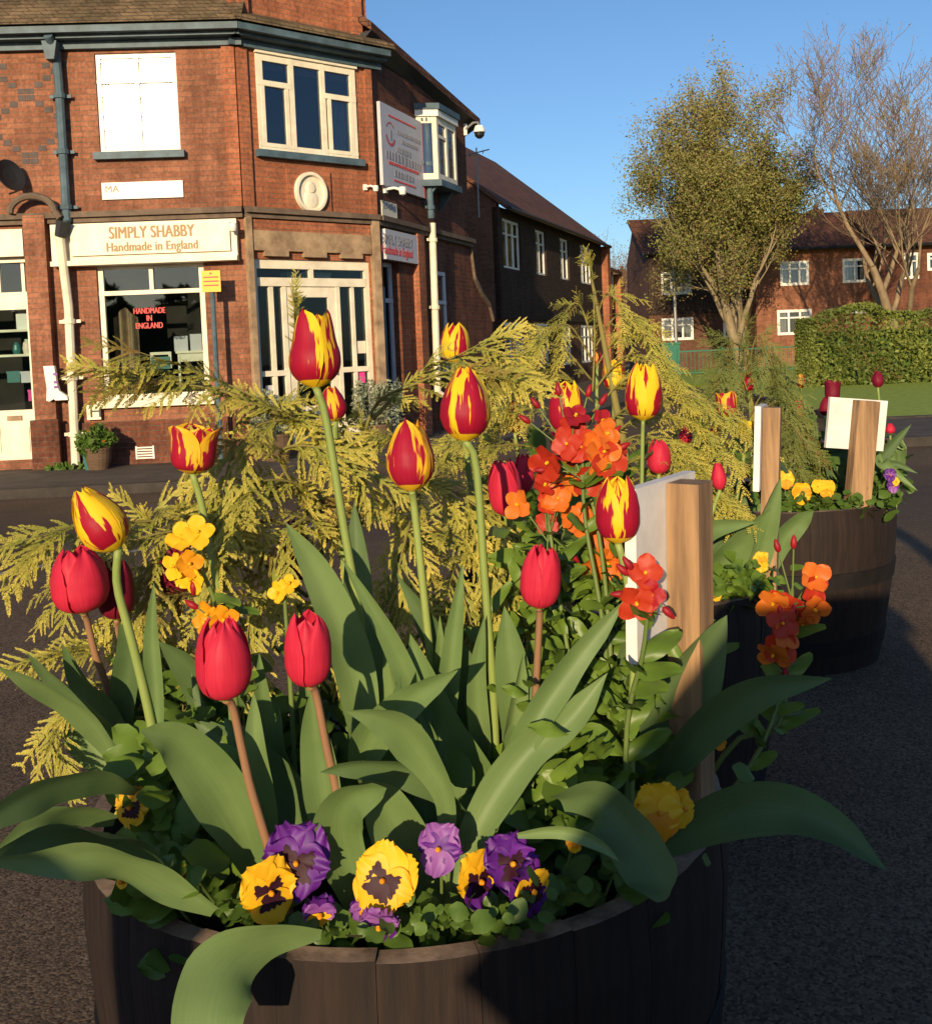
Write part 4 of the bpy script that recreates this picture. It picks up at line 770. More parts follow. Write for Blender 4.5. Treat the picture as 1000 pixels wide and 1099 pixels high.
# road markings
def onroad(px,py):
    d = 1.0
    for _ in range(40):
        d2 = PZ(px,py,gz(d)).y; d = 0.5*d+0.5*d2
    q = PZ(px,py,gz(d)); return q
b = MB()
a_, c_ = onroad(-60,628), onroad(600,527)
N = 24
for k in range(N):
    p0 = a_.lerp(c_,k/N); p1 = a_.lerp(c_,(k+1)/N); z = 0.004; s = Vector((0.03,-0.03,0)); i = len(b.v)
    b.v += [Vector((p0.x+s.x,p0.y+s.y,gz(p0.y+s.y)+z)),Vector((p1.x+s.x,p1.y+s.y,gz(p1.y+s.y)+z)),Vector((p1.x-s.x,p1.y-s.y,gz(p1.y-s.y)+z)),Vector((p0.x-s.x,p0.y-s.y,gz(p0.y-s.y)+z))]; b.f.append((i,i+1,i+2,i+3))
tag(b.obj('road_marking', M_['line']), kind='structure')

# ------------------------------------------------------------------ scattered foliage helper
def leafquads(C, size, rngl, aspect=0.55, up=0.3):
    n = len(C); A = rngl.normal(size=(n,3)); A /= np.linalg.norm(A,axis=1)[:,None]; Bv = rngl.normal(size=(n,3)); Bv -= (Bv*A).sum(1)[:,None]*A; Bv /= np.linalg.norm(Bv,axis=1)[:,None]
    s = size*rngl.uniform(0.6,1.3,size=(n,1)); A = A*s; Bv = Bv*s*aspect
    V = np.stack([C-A, C+Bv*0.9, C+A, C-Bv*0.9],1).reshape(-1,3); return V, np.arange(4*n).reshape(-1,4)
M_['hedge'] = fronmat('hedge leaf', (0.24,0.26,0.055), (0.07,0.11,0.02), (0.18,0.10,0.04))
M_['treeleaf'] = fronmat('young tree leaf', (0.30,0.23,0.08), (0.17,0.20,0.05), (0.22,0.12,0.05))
M_['bud'] = fronmat('bud', (0.26,0.15,0.10), (0.20,0.12,0.08), (0.16,0.09,0.06))
# hedge
h0 = PZ(872,416,GZ+0.1); hd = thing('hedge', (h0.x,h0.y,GZ), 'clipped green hedge behind the lawn on the right', 'hedge')
hw_ = 14.0; hh_ = 1.85; N = 42000; ct = np.empty((N,3)); k = rng.integers(0,4,N); uu = rng.uniform(0,1,(N,2)); dpt = np.abs(rng.normal(0,0.05,N))
ct[:,0] = uu[:,0]*hw_; ct[:,1] = np.where(k<2, dpt, uu[:,1]*1.2); ct[:,2] = np.where(k<2, uu[:,1]*hh_, hh_-dpt); 
lft = k==3; ct[lft,0] = dpt[lft]; ct[lft,1] = uu[lft,0]*1.2; ct[lft,2] = uu[lft,1]*hh_
wob = 0.14*np.sin(ct[:,0]*1.1)+0.10*np.sin(ct[:,0]*2.9+ct[:,2]*2.2)+0.05*np.sin(ct[:,0]*7.3+ct[:,2]*5); ct[:,2] += wob*(ct[:,2]/hh_); ct[:,1] += wob*0.8+rng.normal(0,0.04,N); rr_ = np.clip((ct[:,2]/hh_),0,1); 
V,Q = leafquads(ct,0.055,rng,0.6); tp = np.repeat(np.clip(rng.uniform(0.1,0.75,N)+0.25*np.sin(ct[:,0]*2.3+ct[:,2]*2),0.05,1),4); link('foliage', mesh_np('foliage',V,Q,M_['hedge'],tp), hd)
MB().box(0.45,hw_,0.42,1.1,0.0,hh_-0.42).obj('branches', M_['bed_leaf2'], hd)

# trees
def grow(p, d, L, r, lvl, maxl, segs, tips, rnd, spread, upb, split=3):
    pts = [p.copy()]; rs = [r]; n = 4; q = p.copy(); dd = d.copy()
    for k in range(n):
        dd = (dd + Vector((rnd.gauss(0,.10),rnd.gauss(0,.10),rnd.gauss(0,.06)+upb*0.05))).normalized(); q = q+dd*(L/n); pts.append(q.copy()); rs.append(r*(1-0.45*(k+1)/n))
    segs.append((pts,rs,lvl))
    if lvl >= maxl-1: tips.append((pts,lvl))
    if lvl < maxl:
        m = split if lvl>0 else split+2
        for k in range(m):
            t = rnd.uniform(0.35,1.0) if k < m-1 else 1.0; i = min(int(t*n),n); o = pts[i]
            ax = Vector((rnd.gauss(0,1),rnd.gauss(0,1),rnd.gauss(0,0.5))).normalized(); ax = (ax-dd*ax.dot(dd)).normalized()
            s = spread*rnd.uniform(0.6,1.2) if k < m-1 else spread*0.3
            nd = (dd*math.cos(s)+ax*math.sin(s)+Vector((0,0,upb*0.12))).normalized()
            grow(o, nd, L*rnd.uniform(0.62,0.82), rs[i]*(0.62 if k<m-1 else 0.8), lvl+1, maxl, segs, tips, rnd, spread, upb, split)
def tree(name, base, H, tr, seed, label, bark, maxl=5, leaves=0, leafm=None, lsize=0.07, forks=1, spread=0.55, upb=1.0, split=3, trunk_h=0.28, sx=1.0, jit=0.35):
    rnd = random.Random(seed); t = thing(name, base, label, 'tree', None); segs=[]; tips=[]
    for f in range(forks):
        a = 2*PI*f/forks+0.5; lean = 0.0 if forks==1 else 0.22
        tb = Vector((0.02*f,0,0)); dd = Vector((math.cos(a)*lean, math.sin(a)*lean,1)).normalized(); grow(tb, dd, H*trunk_h, tr, 0, maxl, segs, tips, rnd, spread, upb, split)
    zmx = max(p.z for s in segs for p in s[0]); sc = H/zmx
    def S(p): return Vector((p.x*sc*sx,p.y*sc*sx,p.z*sc))
    b = MB(); c = MB()
    for pts,rs,l in segs:
        (b if l<=1 else c).tube([S(p) for p in pts],[max(x,0.008) for x in rs], 7 if l<=1 else (4 if l<4 else 3), cap=False)
    b.obj('trunk', bark, t, smooth=True); c.obj('branches', bark, t, smooth=True)
    if leaves:
        rl = np.random.default_rng(seed); TP = np.array([tuple(S(p)) for ps,_ in tips for p in ps[1:]]); idx = rl.integers(0,len(TP),leaves); Ct = TP[idx]+rl.normal(0,jit,(leaves,3)); V,Q = leafquads(Ct,lsize,rl,0.6)
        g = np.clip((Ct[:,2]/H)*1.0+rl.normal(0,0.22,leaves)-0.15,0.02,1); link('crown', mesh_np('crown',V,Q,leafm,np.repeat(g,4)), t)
    return t
tb = P(796,392,41); tree('leafy_tree', (tb.x,41,GZ), 12.8, 0.26, 17, 'tall broad tree with sparse brown green young leaves and forked pale trunk', M_['bark'], maxl=6, leaves=130000, leafm=M_['treeleaf'], lsize=0.055, forks=2, spread=0.60, upb=0.9, split=3, trunk_h=0.28, sx=1.06, jit=0.24)
tb = P(972,380,36); tree('bare_tree', (tb.x,36,GZ), 12.6, 0.22, 5, 'large bare tree with many fine upward twigs at the right edge', M_['bark2'], maxl=7, leaves=9000, leafm=M_['bud'], lsize=0.03, forks=1, spread=0.60, upb=1.5, split=3, sx=1.6, jit=0.12)
tb = P(655,380,60); tree('bare_tree', (tb.x,60,GZ), 8.5, 0.18, 8, 'small distant bare tree beyond the end of the side street', M_['bark2'], maxl=5, leaves=3000, leafm=M_['bud'], lsize=0.05, spread=0.6)
tb = P(690,370,62); tree('bare_tree', (tb.x,62,GZ), 7.0, 0.15, 21, 'second small bare tree just left of the big leafy tree', M_['bark2'], maxl=5, leaves=3000, leafm=M_['bud'], lsize=0.05, spread=0.6)
# lamp post
lp = P(726,385,44); t = thing('street_lamp', (lp.x,44,GZ), 'slim grey street lamp with a short white lantern in front of the dark house', 'lamp'); zt = P(723,240,44).z-GZ
MB().tube([(0,0,0),(0,0,1.2),(0,0,1.25),(0,0,zt)],[0.11,0.11,0.07,0.045],10).obj('post', M_['grey'], t); MB().tube([(0,0,zt-0.02),(0.15,0,zt+0.03),(0.5,0,zt+0.06)],0.035,8).obj('arm', M_['grey'], t)
b = MB(); b.poly([(0.4,-0.12,zt+0.02),(1.15,-0.10,zt+0.05),(1.15,-0.10,zt+0.12),(0.85,-0.11,zt+0.20),(0.4,-0.12,zt+0.12)],0.24,(0,1,0)); b.obj('lantern', M_['white'], t)
# green bin + green railing
gb0 = P(719,392,40); t = thing('utility_cabinet', (gb0.x,40,GZ), 'green street cabinet at the foot of the lamp post', 'cabinet'); b = MB(); b.box(-0.35,0.35,-0.2,0.2,0,1.25); b.box(-0.39,0.39,-0.24,0.24,1.25,1.32); b.obj('body', M_['green_paint'], t); MB().box(-0.3,-0.01,-0.215,-0.2,0.1,1.15).obj('door', M_['green_paint'], t); MB().box(0.01,0.3,-0.215,-0.2,0.1,1.15).obj('door', M_['green_paint'], t)
f0 = P(728,395,38); f1 = P(870,395,38); t = thing('railing', (f0.x,38,GZ), 'low green metal railing behind the planters', 'railing'); L = f1.x-f0.x; b = MB(); b.box(0,L,-0.02,0.02,0.95,1.0); b.box(0,L,-0.02,0.02,0.15,0.19); [b.box(x*0.15,x*0.15+0.02,-0.01,0.01,0.19,0.95) for x in range(int(L/0.15))]; b.obj('rail', M_['green_paint'], t)
for k in range(4): MB().box(L*k/3-0.03,L*k/3+0.03,-0.03,0.03,0,1.08).obj('post', M_['green_paint'], t)
#PART2
# ------------------------------------------------------------------ unseen things behind the viewer: a person, plus objects added to shape light
SLOPE = math.tan(R(SUN_EL))
# unseen hedgerow added behind the viewer: darkens what the shop glass mirrors
t = thing('hedgerow', (-2,-22,0), 'dark hedgerow added far behind the viewer to darken the glass', 'hedge'); N = 9000
ct = np.empty((N,3)); ct[:,0] = rng.uniform(-22,22,N); ct[:,1] = rng.normal(0,0.5,N); ct[:,2] = rng.uniform(0,1,N)*(4.2+0.7*np.sin(ct[:,0]*0.9)+0.5*np.sin(ct[:,0]*2.3)); V,Q = leafquads(ct,0.35,rng,0.6); link('foliage', mesh_np('foliage',V,Q,M_['hedge'],np.full(len(V),0.2)), t)
MB().box(-22,22,0.2,0.9,0,3.4).obj('branches', M_['bed_leaf2'], t)
tw = thing('shade_wall', (1.75,-1.0,0), 'low brick wall added behind the viewer to cast shade', 'wall'); MB().poly([(-2.07,-0.11,0),(-1.33,-0.11,0),(-1.33,-0.11,1.07),(-1.87,-0.11,1.07),(-2.07,-0.11,0.82)],0.22,(0,1,0)).obj('wall', M_['brick_red'], tw); MB().poly([(-2.09,-0.14,0.822),(-1.88,-0.14,1.072),(-1.30,-0.14,1.072),(-1.30,-0.14,1.13),(-1.88,-0.14,1.13),(-2.12,-0.14,0.85)],0.28,(0,1,0)).obj('coping', M_['stone'], tw)  # unseen added wall, its ramped end shaped to place the foreground shade
for k in range(2): MB().box(-1.0+0.5*k,-0.93+0.5*k,-0.03,0.03,0,1.5).obj('stripe_post', M_['black'], tw)  # unseen posts added to throw thin shade stripes on the ground
tb = thing('blocker', (-0.575,-0.55,0), 'slim wooden bollard added behind the viewer to cast a shade strip', 'blocker'); MB().box(-0.045,0.045,-0.045,0.045,0,0.86).obj('post', M_['stake'], tb); b = MB(); b.poly([(-0.05,-0.05,0.862),(0.05,-0.05,0.862),(0,-0.05,0.92)],0.1,(0,1,0)); b.obj('cap', M_['stake'], tb)  # added out of view for the narrow shade on the left leaves
def person():
    t = thing('person', (0.12,-0.40,0), 'person in dark coat crouching behind the viewer holding up a phone', 'person')
    J = {'pel':(0,-0.02,0.40,.15),'sp':(0,0.0,0.58,.135),'ch':(0,0.02,0.74,.145),'nk':(0,0.05,0.86,.055),'hd':(0,0.07,0.93,.08),'tp':(0,0.06,1.0,.075),
         'sl':(-.17,0.02,0.80,.065),'el':(-.22,0.16,0.66,.048),'wl':(-.11,0.30,0.84,.034),'sr':(.17,0.02,0.80,.065),'er':(.22,0.16,0.66,.048),'wr':(.02,0.30,0.84,.034),
         'kl':(-.18,0.36,0.44,.075),'al':(-.15,0.10,0.09,.05),'tl':(-.16,0.28,0.05,.045),'kr':(.18,0.34,0.42,.075),'ar':(.15,0.08,0.09,.05),'tr':(.16,0.26,0.05,.045),'hl':(-.11,0.02,0.38,.1),'hr':(.11,0.02,0.38,.1)}
    nm = list(J); E = [('pel','sp'),('sp','ch'),('ch','nk'),('nk','hd'),('hd','tp'),('ch','sl'),('sl','el'),('el','wl'),('ch','sr'),('sr','er'),('er','wr'),('pel','hl'),('hl','kl'),('kl','al'),('al','tl'),('pel','hr'),('hr','kr'),('kr','ar'),('ar','tr')]
    me = bpy.data.meshes.new('body'); me.from_pydata([J[k][:3] for k in nm], [(nm.index(a),nm.index(c)) for a,c in E], []); me.materials.append(M_['black'])
    o = link('body', me, t); me.skin_vertices if hasattr(me,'skin_vertices') else None
    md = o.modifiers.new('skin','SKIN'); 
    for i,k in enumerate(nm): me.skin_vertices[0].data[i].radius = (J[k][3],J[k][3]); me.skin_vertices[0].data[i].use_root = (k=='pel')
    o.modifiers.new('sub','SUBSURF').levels = 2; o.modifiers['sub'].render_levels = 2
    return t
person()

# ------------------------------------------------------------------ barrels
RIM = 0.455
def barrel(cx, cy, label, seed, R0=0.33):
    rnd = random.Random(seed); t = thing('barrel_planter', (cx,cy,0), label, 'planter', 'half barrel planters'); ns = 26
    def rad(z): f = z/RIM; return R0-0.055+0.055*math.sin(f*PI/2)
    for k in range(ns):
        a0 = 2*PI*k/ns+0.0008+seed; a1 = 2*PI*(k+1)/ns-0.0008+seed; jr = rnd.uniform(-0.0006,0.0006); b = MB(); nz_ = 8; na = 4; zt = RIM+rnd.uniform(-0.002,0.002)
        for (r_off) in (0,):
            base = len(b.v)
            for j in range(nz_+1):
                z = zt*j/nz_
                for i in range(na+1):
                    a = a0+(a1-a0)*i/na; edge = -0.0012 if i in (0,na) else 0; r = rad(z)+jr+edge-(0.004 if j==nz_ else 0); b.v.append(Vector((r*math.cos(a), r*math.sin(a), z)))
            for j in range(nz_+1):
                z = (zt-0.0)*j/nz_
                for i in range(na+1):
                    a = a0+(a1-a0)*i/na; r = rad(z)-0.026+(0.003 if j==nz_ else 0); b.v.append(Vector((r*math.cos(a), r*math.sin(a), z)))
            M1 = (nz_+1)*(na+1)
            for j in range(nz_):
                for i in range(na):
                    q = base+j*(na+1)+i; b.f.append((q,q+1,q+na+2,q+na+1)); b.f.append((M1+q,M1+q+na+1,M1+q+na+2,M1+q+1))
            for i in range(na): q = base+nz_*(na+1)+i; b.f.append((q,q+1,M1+q+1,M1+q)); q = base+i; b.f.append((q+1,q,M1+q,M1+q+1))
            for j in range(nz_): q = base+j*(na+1); b.f.append((q,q+na+1,M1+q+na+1,M1+q)); q += na; b.f.append((q+na+1,q,M1+q,M1+q+na+1))
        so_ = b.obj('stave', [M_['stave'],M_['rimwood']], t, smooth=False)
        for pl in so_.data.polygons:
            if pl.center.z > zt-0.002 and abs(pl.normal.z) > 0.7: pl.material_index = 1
    for z0 in (0.05, 0.24):
        b = MB(); b.lathe([(rad(z0)+0.0005,z0),(rad(z0)+0.004,z0+0.001),(rad(z0+0.045)+0.004,z0+0.044),(rad(z0+0.045)+0.0005,z0+0.045)], 72); b.obj('hoop', M_['hoop'], t, smooth=False)
    b = MB()
    for i in range(17):
        r = (R0-0.032)*i/16
        for k in range(48): a = 2*PI*k/48; b.v.append(Vector((r*math.cos(a), r*math.sin(a), RIM-0.05+0.012*math.sin(7*a+i)+rnd.gauss(0,0.004)-0.02*(i/16)**2)))
    for i in range(16):
        for k in range(48): k2 = (k+1)%48; b.f.append((i*48+k,i*48+k2,(i+1)*48+k2,(i+1)*48+k))
    b.obj('soil', M_['soil'], t, smooth=True)
    return t
B1 = (-0.080,1.09); B2 = (0.285,2.07); B3 = (0.90,3.0)
barrel(*B1, 'large dark half barrel planter nearest the viewer, purple pansies along its rim', 0.1, 0.336)
barrel(*B2, 'middle half barrel planter, mostly hidden behind the orange wallflowers', 0.2)
barrel(*B3, 'farthest half barrel planter on the right with yellow pansies and a white backed sign', 0.33)

# ------------------------------------------------------------------ leaves
def leaf(pts, d0, d1, hw, parent=None, fold=0.5, tw=0.0, m='leaf', name='leaf', prof=None, n=26, wav=0.13, seed=None, tipr=False, inv=None):
    """pts: centre line base->tip in picture points, d0..d1 depth, hw: largest half width in picture px"""
    rnd = random.Random(seed if seed is not None else hash((round(pts[0][0]),round(pts[0][1]),round(pts[-1][0]))) & 0xffff)
    P3 = []
    for i,p in enumerate(pts):
        f = i/(len(pts)-1); d = p[2] if len(p)>2 else d0+(d1-d0)*f; P3.append(P(p[0],p[1],d))
    C = [Vector(q) for q in smooth_interp(P3, n)]
    b = MB(); nu = 8; ph = rnd.uniform(0,6); ct, st = math.cos(R(tw)), math.sin(R(tw)); rows = []
    for j in range(n+1):
        t = (C[min(j+1,n)]-C[max(j-1,0)]).normalized(); s = t.cross(CB)
        s = s.normalized() if s.length > 1e-4 else CR; nn = s.cross(t).normalized()    # nn towards viewer side
        if nn.dot(CB) < 0: nn = -nn
        s2 = s*ct+nn*st; n2 = nn*ct-s*st; v = j/n
        if prof: wv = np.interp(v, prof[0], prof[1])
        else:
            wv = (0.38+0.62*math.sin(min(v/0.45,1)*PI/2))*(1-max(0,(v-0.45)/0.55)**(2.2))
            wv = max(wv, 0.0)
        W_ = hw*(0.86 if hw > 18 else 1)/FPX*C[j].y/max(abs(ct),0.45)*wv; row = []
        for i in range(nu+1):
            x = -1+2*i/nu; h = fold*W_*(abs(x)**1.5)*(1 if v<0.85 else 0.7); wvv = wav*W_*math.sin(v*13+ph+(2 if x>0 else 0))*abs(x)**2
            row.append(C[j]+s2*(x*W_)+n2*(h+wvv-fold*W_*0.4))
        rows.append(row)
    th = 0.0007; base = 0
    for j,row in enumerate(rows):
        for i,p in enumerate(row): b.uv[len(b.v)] = (i/nu, j/n); b.v.append(p)
    for j in range(n):
        for i in range(nu): a = j*(nu+1)+i; b.f.append((a,a+1,a+nu+2,a+nu+1))
    me = b.mesh(name, M_[m], True); o = link(name, me)
    if parent: o.parent = parent; o.location = -parent.location if parent.parent is None else Vector((0,0,0))
    return o
def local(o, parent): o.parent = parent; o.location = -parent.location; return o

# ------------------------------------------------------------------ tulip heads
def petal_mesh(kind, phi, inner, open_, name, m, seed):
    rnd = random.Random(seed); b = MB(); Rm = 0.5*(0.86 if inner else 1.0); Hh = (1.0 if not inner else 0.97)*rnd.uniform(0.96,1.02); ph = rnd.uniform(0,6); lean = rnd.uniform(-0.03,0.03)
    def rprof(s):
        if kind == 'egg':   pts = ((0,.20),(.06,.55),(.16,.84),(.32,1.0),(.5,.97),(.7,.78),(.87,.52),(1,.28))
        elif kind == 'pear': pts = ((0,.18),(.06,.56),(.16,.88),(.28,1.0),(.42,.98),(.6,.80),(.8,.68),(.93,.58),(1,.46))
        elif kind == 'cup': pts = ((0,.20),(.07,.66),(.18,.90),(.35,.97),(.6,.95),(.8,.97),(.93,1.02),(1,1.04))
        else:               pts = ((0,.18),(.05,.55),(.14,.86),(.3,1.0),(.55,.98),(.75,.85),(.9,.64),(1,.42))   # goblet
        xs, ys = zip(*pts); return float(np.interp(s, xs, ys))
    def wang(s): return float(np.interp(s, (0,.1,.3,.5,.7,.85,.94,1), (0.55,0.9,1.12,1.12,1.02,0.84,0.60,0.10)))
    wtab = (0.55,0.9,1.10,1.10,0.92,0.62,0.36,0.03) if kind == 'goblet' else (0.55,0.9,1.12,1.12,1.02,0.84,0.60,0.10)
    splay = rnd.uniform(-0.02,0.07); rib = rnd.uniform(0.06,0.11)
    def fn(u, v):
        x = 2*u-1; s = v
        a = phi + x*float(np.interp(s,(0,.1,.3,.5,.7,.85,.94,1),wtab))*(0.96 if kind!='cup' else 1.0)/max(0.62, rprof(s))**0.5
        r = Rm*rprof(s)*(1+rib*(1-abs(x)**1.6)*s**0.5) + lean*s + splay*s**3 + 0.012*math.sin(x*5+ph)*s
        r += 0.040*abs(x)**4*math.sin(PI*min(1,s*0.9))*(1 if not inner else 0.3)
        z = Hh*s + 0.018*s*math.sin(x*6+ph) - 0.05*s*abs(x)**2*(0.4)
        return Vector((r*math.cos(a), r*math.sin(a), z))
    b.grid(fn, 12, 16); me = b.mesh(name, M_[m], True)
    return me
HEADS = {}
def head_meshes(kind, m, var):
    key = (kind, m, var)
    if key not in HEADS:
        rnd = random.Random(var*13+len(kind)); L = []
        for k in range(3): L.append(petal_mesh(kind, 2*PI*k/3+PI/3+rnd.uniform(-.1,.1), True, 0, 'petal', m, var*100+k))
        for k in range(3): L.append(petal_mesh(kind, 2*PI*k/3+rnd.uniform(-.1,.1), False, 0, 'petal', m, var*100+10+k))
        b = MB(); b.lathe([(0,-0.02),(0.09,-0.01),(0.12,0.03),(0.06,0.2),(0.07,0.42),(0,0.5)],10); L.append(b.mesh('flower', M_['stem'], True)); HEADS[key] = L
    return HEADS[key]
SOILZ = RIM-0.06
def inbarrel(ft):
    for B_,r_ in ((B1,0.27),(B2,0.265),(B3,0.265)):
        q = Vector((ft.x-B_[0], ft.y-B_[1]))
        if r_ < q.length < 0.47: q = q.normalized()*r_; ft.x = B_[0]+q.x; ft.y = B_[1]+q.y
    return ft
def tulip(hx, hy, wpx, hpx, d, kind, m, stem, label, tilt=0.0, spin=None, sm='stem', leaves=(), ddn=None, rad=0.0042, group=None, bx=None, small=False, db=None):
    """hx,hy: middle of the flower head; stem: picture points going down from the head"""
    spin = random.uniform(0,6.28) if spin is None else spin
    tl = R(tilt); up2 = Vector((math.sin(tl)*hpx/2, -math.cos(tl)*hpx/2, 0)); basep = (hx-up2.x, hy-up2.y)
    Pb = P(basep[0], basep[1], d); db = db if db is not None else d+0.02
    pts = [Pb]+[P(x,y,d+(db-d)*(i+1)/max(1,len(stem))) for i,(x,y) in enumerate(stem)]
    last = pts[-1]; prev = pts[-2]; dirv = (last-prev).normalized()
    t_ = (last.z-SOILZ)/max(0.25,-dirv.z); tx = max(-0.06,min(0.06,dirv.x*t_)); foot = Vector((last.x+tx, last.y, SOILZ))
    inbarrel(foot)
    pts.append(foot)
    t = thing('tulip', foot, label, 'tulip', group or 'tulips in the half barrels')
    sp = [Vector(q)-foot for q in smooth_interp(pts, 14)]; N = len(sp)
    r0 = rad
    MB().tube(sp, [r0*(0.85+0.3*i/N) for i in range(N)], 8).obj('stem', M_[sm], t, smooth=True)
    L = head_meshes(kind, m, random.randrange(4 if not small else 2)); wk = 0.94 if m != 'p_red' else 1.0; sc = Vector((wk*wpx/FPX*d, wk*wpx/FPX*d, hpx/FPX*d))
    axis = (CU*math.cos(tl)+CR*math.sin(tl)+CB*random.uniform(-0.06,0.10)).normalized(); q = axis.to_track_quat('Z','Y').to_matrix() @ Matrix.Rotation(spin,3,'Z')
    f = link('flower', L[-1], t); f.matrix_basis = Matrix.Translation(Pb-foot) @ q.to_4x4() @ Matrix.Diagonal((*sc,1))
    for k in range(6): link('petal', L[k], f)
    for lf in leaves:
        lf = dict(lf); pts_ = lf.pop('p'); a, c = lf.pop('d'); h_ = lf.pop('w'); leaf(pts_, a, c, h_, parent=t, **lf)
    return t

# ---- nearest barrel
PUR = [(0,.35,.7,.9,1),(.35,1,.9,.5,0)]
tulip(337,375,56,82,0.96,'pear','p_flame',[(350,450),(368,560),(388,680),(390,760)],'tallest pear shaped red and yellow tulip standing before the white shop door',tilt=-3,spin=0.9,leaves=[
    dict(p=[(395,850),(388,765),(372,690),(340,615),(306,560)],d=(0.98,0.93),w=25,tw=-15,seed=1), dict(p=[(402,830),(388,700),(384,620),(380,538)],d=(1.04,1.06),w=17,seed=2,m='leaf_dark')])
tulip(208,482,50,52,1.05,'cup','p_redflame',[(216,540),(228,600),(245,700)],'short open red and yellow tulip level with the bottom of the shop wall',tilt=3,spin=0.4,leaves=[dict(p=[(285,900),(262,820),(225,740),(170,688)],d=(1.06,1.0),w=36,m='leaf_dark',tw=10,seed=3)])
tulip(106,557,54,76,0.88,'egg','p_yel',[(126,630),(142,690),(163,780)],'leaning yellow and red tulip farthest left',tilt=-33,spin=2.0,leaves=[dict(p=[(168,830),(168,760),(163,690),(165,625)],d=(0.90,0.9),w=10,fold=0.6,seed=4)])
tulip(499,433,56,80,0.98,'egg','p_flame',[(511,500),(520,620),(529,740),(532,815)],'red and yellow flamed tulip in the centre with a broad egg shaped head',tilt=0,spin=2.6,leaves=[
    dict(p=[(525,985),(505,880),(500,800),(496,730),(478,672)],d=(1.02,1.0),w=40,m='leaf_dark',seed=5), dict(p=[(545,930),(520,820),(475,700),(425,615)],d=(1.04,1.02),w=20,seed=6,m='leaf_dark',tw=20)])
tulip(440,489,52,76,1.0,'egg','p_redflame',[(444,540),(455,640),(465,740),(467,800)],'mostly red tulip with one yellow flame, left of the centre tulip',tilt=-3,spin=1.2,leaves=[
    dict(p=[(475,860),(478,770),(486,690),(497,602)],d=(0.98,0.97),w=12,fold=0.6,seed=7), dict(p=[(470,880),(455,780),(420,690),(366,598)],d=(0.97,0.93),w=13,fold=0.5,seed=8)])
tulip(240,706,57,90,0.78,'goblet','p_red',[(250,760),(262,815),(276,870)],'big plain red tulip with reddish stem above the purple pansies',tilt=-2,spin=0.2,sm='stem_brown',rad=0.0036,leaves=[
    dict(p=[(276,940),(255,885),(225,835),(190,795),(150,784)],d=(0.84,0.78),w=36,tw=-12,seed=9), dict(p=[(290,930),(285,880),(275,810),(272,742)],d=(0.86,0.86),w=15,fold=0.5,seed=10)])
tulip(331,696,48,82,0.82,'goblet','p_red',[(339,745),(350,800),(362,855)],'narrow plain red tulip with reddish stem, right of the big plain red one',tilt=-1,spin=0.9,sm='stem_brown',rad=0.0036,leaves=[
    dict(p=[(365,930),(350,870),(340,800),(333,742)],d=(0.84,0.84),w=24,seed=11), dict(p=[(345,940),(310,880),(285,830),(240,770)],d=(0.88,0.9),w=40,m='leaf_dark',seed=12)])
tulip(580,618,42,70,0.95,'goblet','p_red',[(579,660),(576,720),(573,780)],'plain red tulip with brown stem left of the nearest white board',tilt=3,spin=2.3,sm='stem_brown',rad=0.0036,leaves=[
    dict(p=[(580,900),(565,810),(550,720),(541,650)],d=(0.97,0.98),w=26,seed=13)])
tulip(663,547,48,72,0.92,'goblet','p_flame',[(672,620),(681,690),(678,770)],'red and yellow striped tulip against the nearest white board',tilt=0,spin=2.9,rad=0.0038,leaves=[
    dict(p=[(478,1008),(505,905),(560,815),(610,775),(652,722)],d=(0.84,0.88),w=25,prof=[(0,.15,.4,.65,.85,1),(.35,.6,1,.8,.6,0)],fold=0.5,tw=15,seed=14), dict(p=[(520,900),(560,800),(610,720),(672,643)],d=(0.86,0.88),w=20,prof=[(0,.3,.6,.85,1),(.5,.9,1,.6,0)],fold=0.5,seed=15)])
tulip(488,368,32,44,1.30,'goblet','p_flame',[(492,430),(505,520),(515,620)],'small red and yellow tulip peeping out above the broad centre tulip',spin=2.7,rad=0.004,group=None)
tulip(357,433,30,38,1.15,'egg','p_redflame',[(360,480),(366,560),(372,650)],'small red tulip with yellow dashes half hidden behind the tallest tulip stem',tilt=-8,spin=1.0,rad=0.004)
tulip(86,622,58,72,0.98,'goblet','p_red',[(93,665),(103,705),(118,750)],'plain red tulip behind the leaning tulip at the left, farthest left of the red ones',tilt=-6,spin=0.7,sm='stem_brown',rad=0.0036,leaves=[
    dict(p=[(150,830),(118,770),(90,740),(66,690)],d=(1.0,0.96),w=15,m='leaf_dark',seed=16), dict(p=[(150,860),(100,800),(85,765),(80,735)],d=(1.0,1.0),w=26,seed=17)])
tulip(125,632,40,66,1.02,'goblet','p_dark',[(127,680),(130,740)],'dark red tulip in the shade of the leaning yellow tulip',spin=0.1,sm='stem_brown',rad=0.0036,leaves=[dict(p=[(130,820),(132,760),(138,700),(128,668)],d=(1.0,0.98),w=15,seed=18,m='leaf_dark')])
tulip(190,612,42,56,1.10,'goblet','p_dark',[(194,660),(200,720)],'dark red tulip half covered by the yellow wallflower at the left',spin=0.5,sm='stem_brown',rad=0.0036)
tulip(541,523,34,62,1.15,'goblet','p_red',[(545,580),(550,650)],'larger of two plain red tulips left of the orange wallflower',tilt=-6,spin=0.4,rad=0.004)
tulip(561,508,22,44,1.28,'goblet','p_red',[(563,560),(566,640)],'smaller of two plain red tulips left of the orange wallflower',tilt=4,spin=1.4,rad=0.004)
tulip(318,590,30,70,1.22,'goblet','p_dark',[(320,640),(324,700)],'very dark red tulip deep in the golden foliage above the yellow flowers',spin=1.4,rad=0.004)
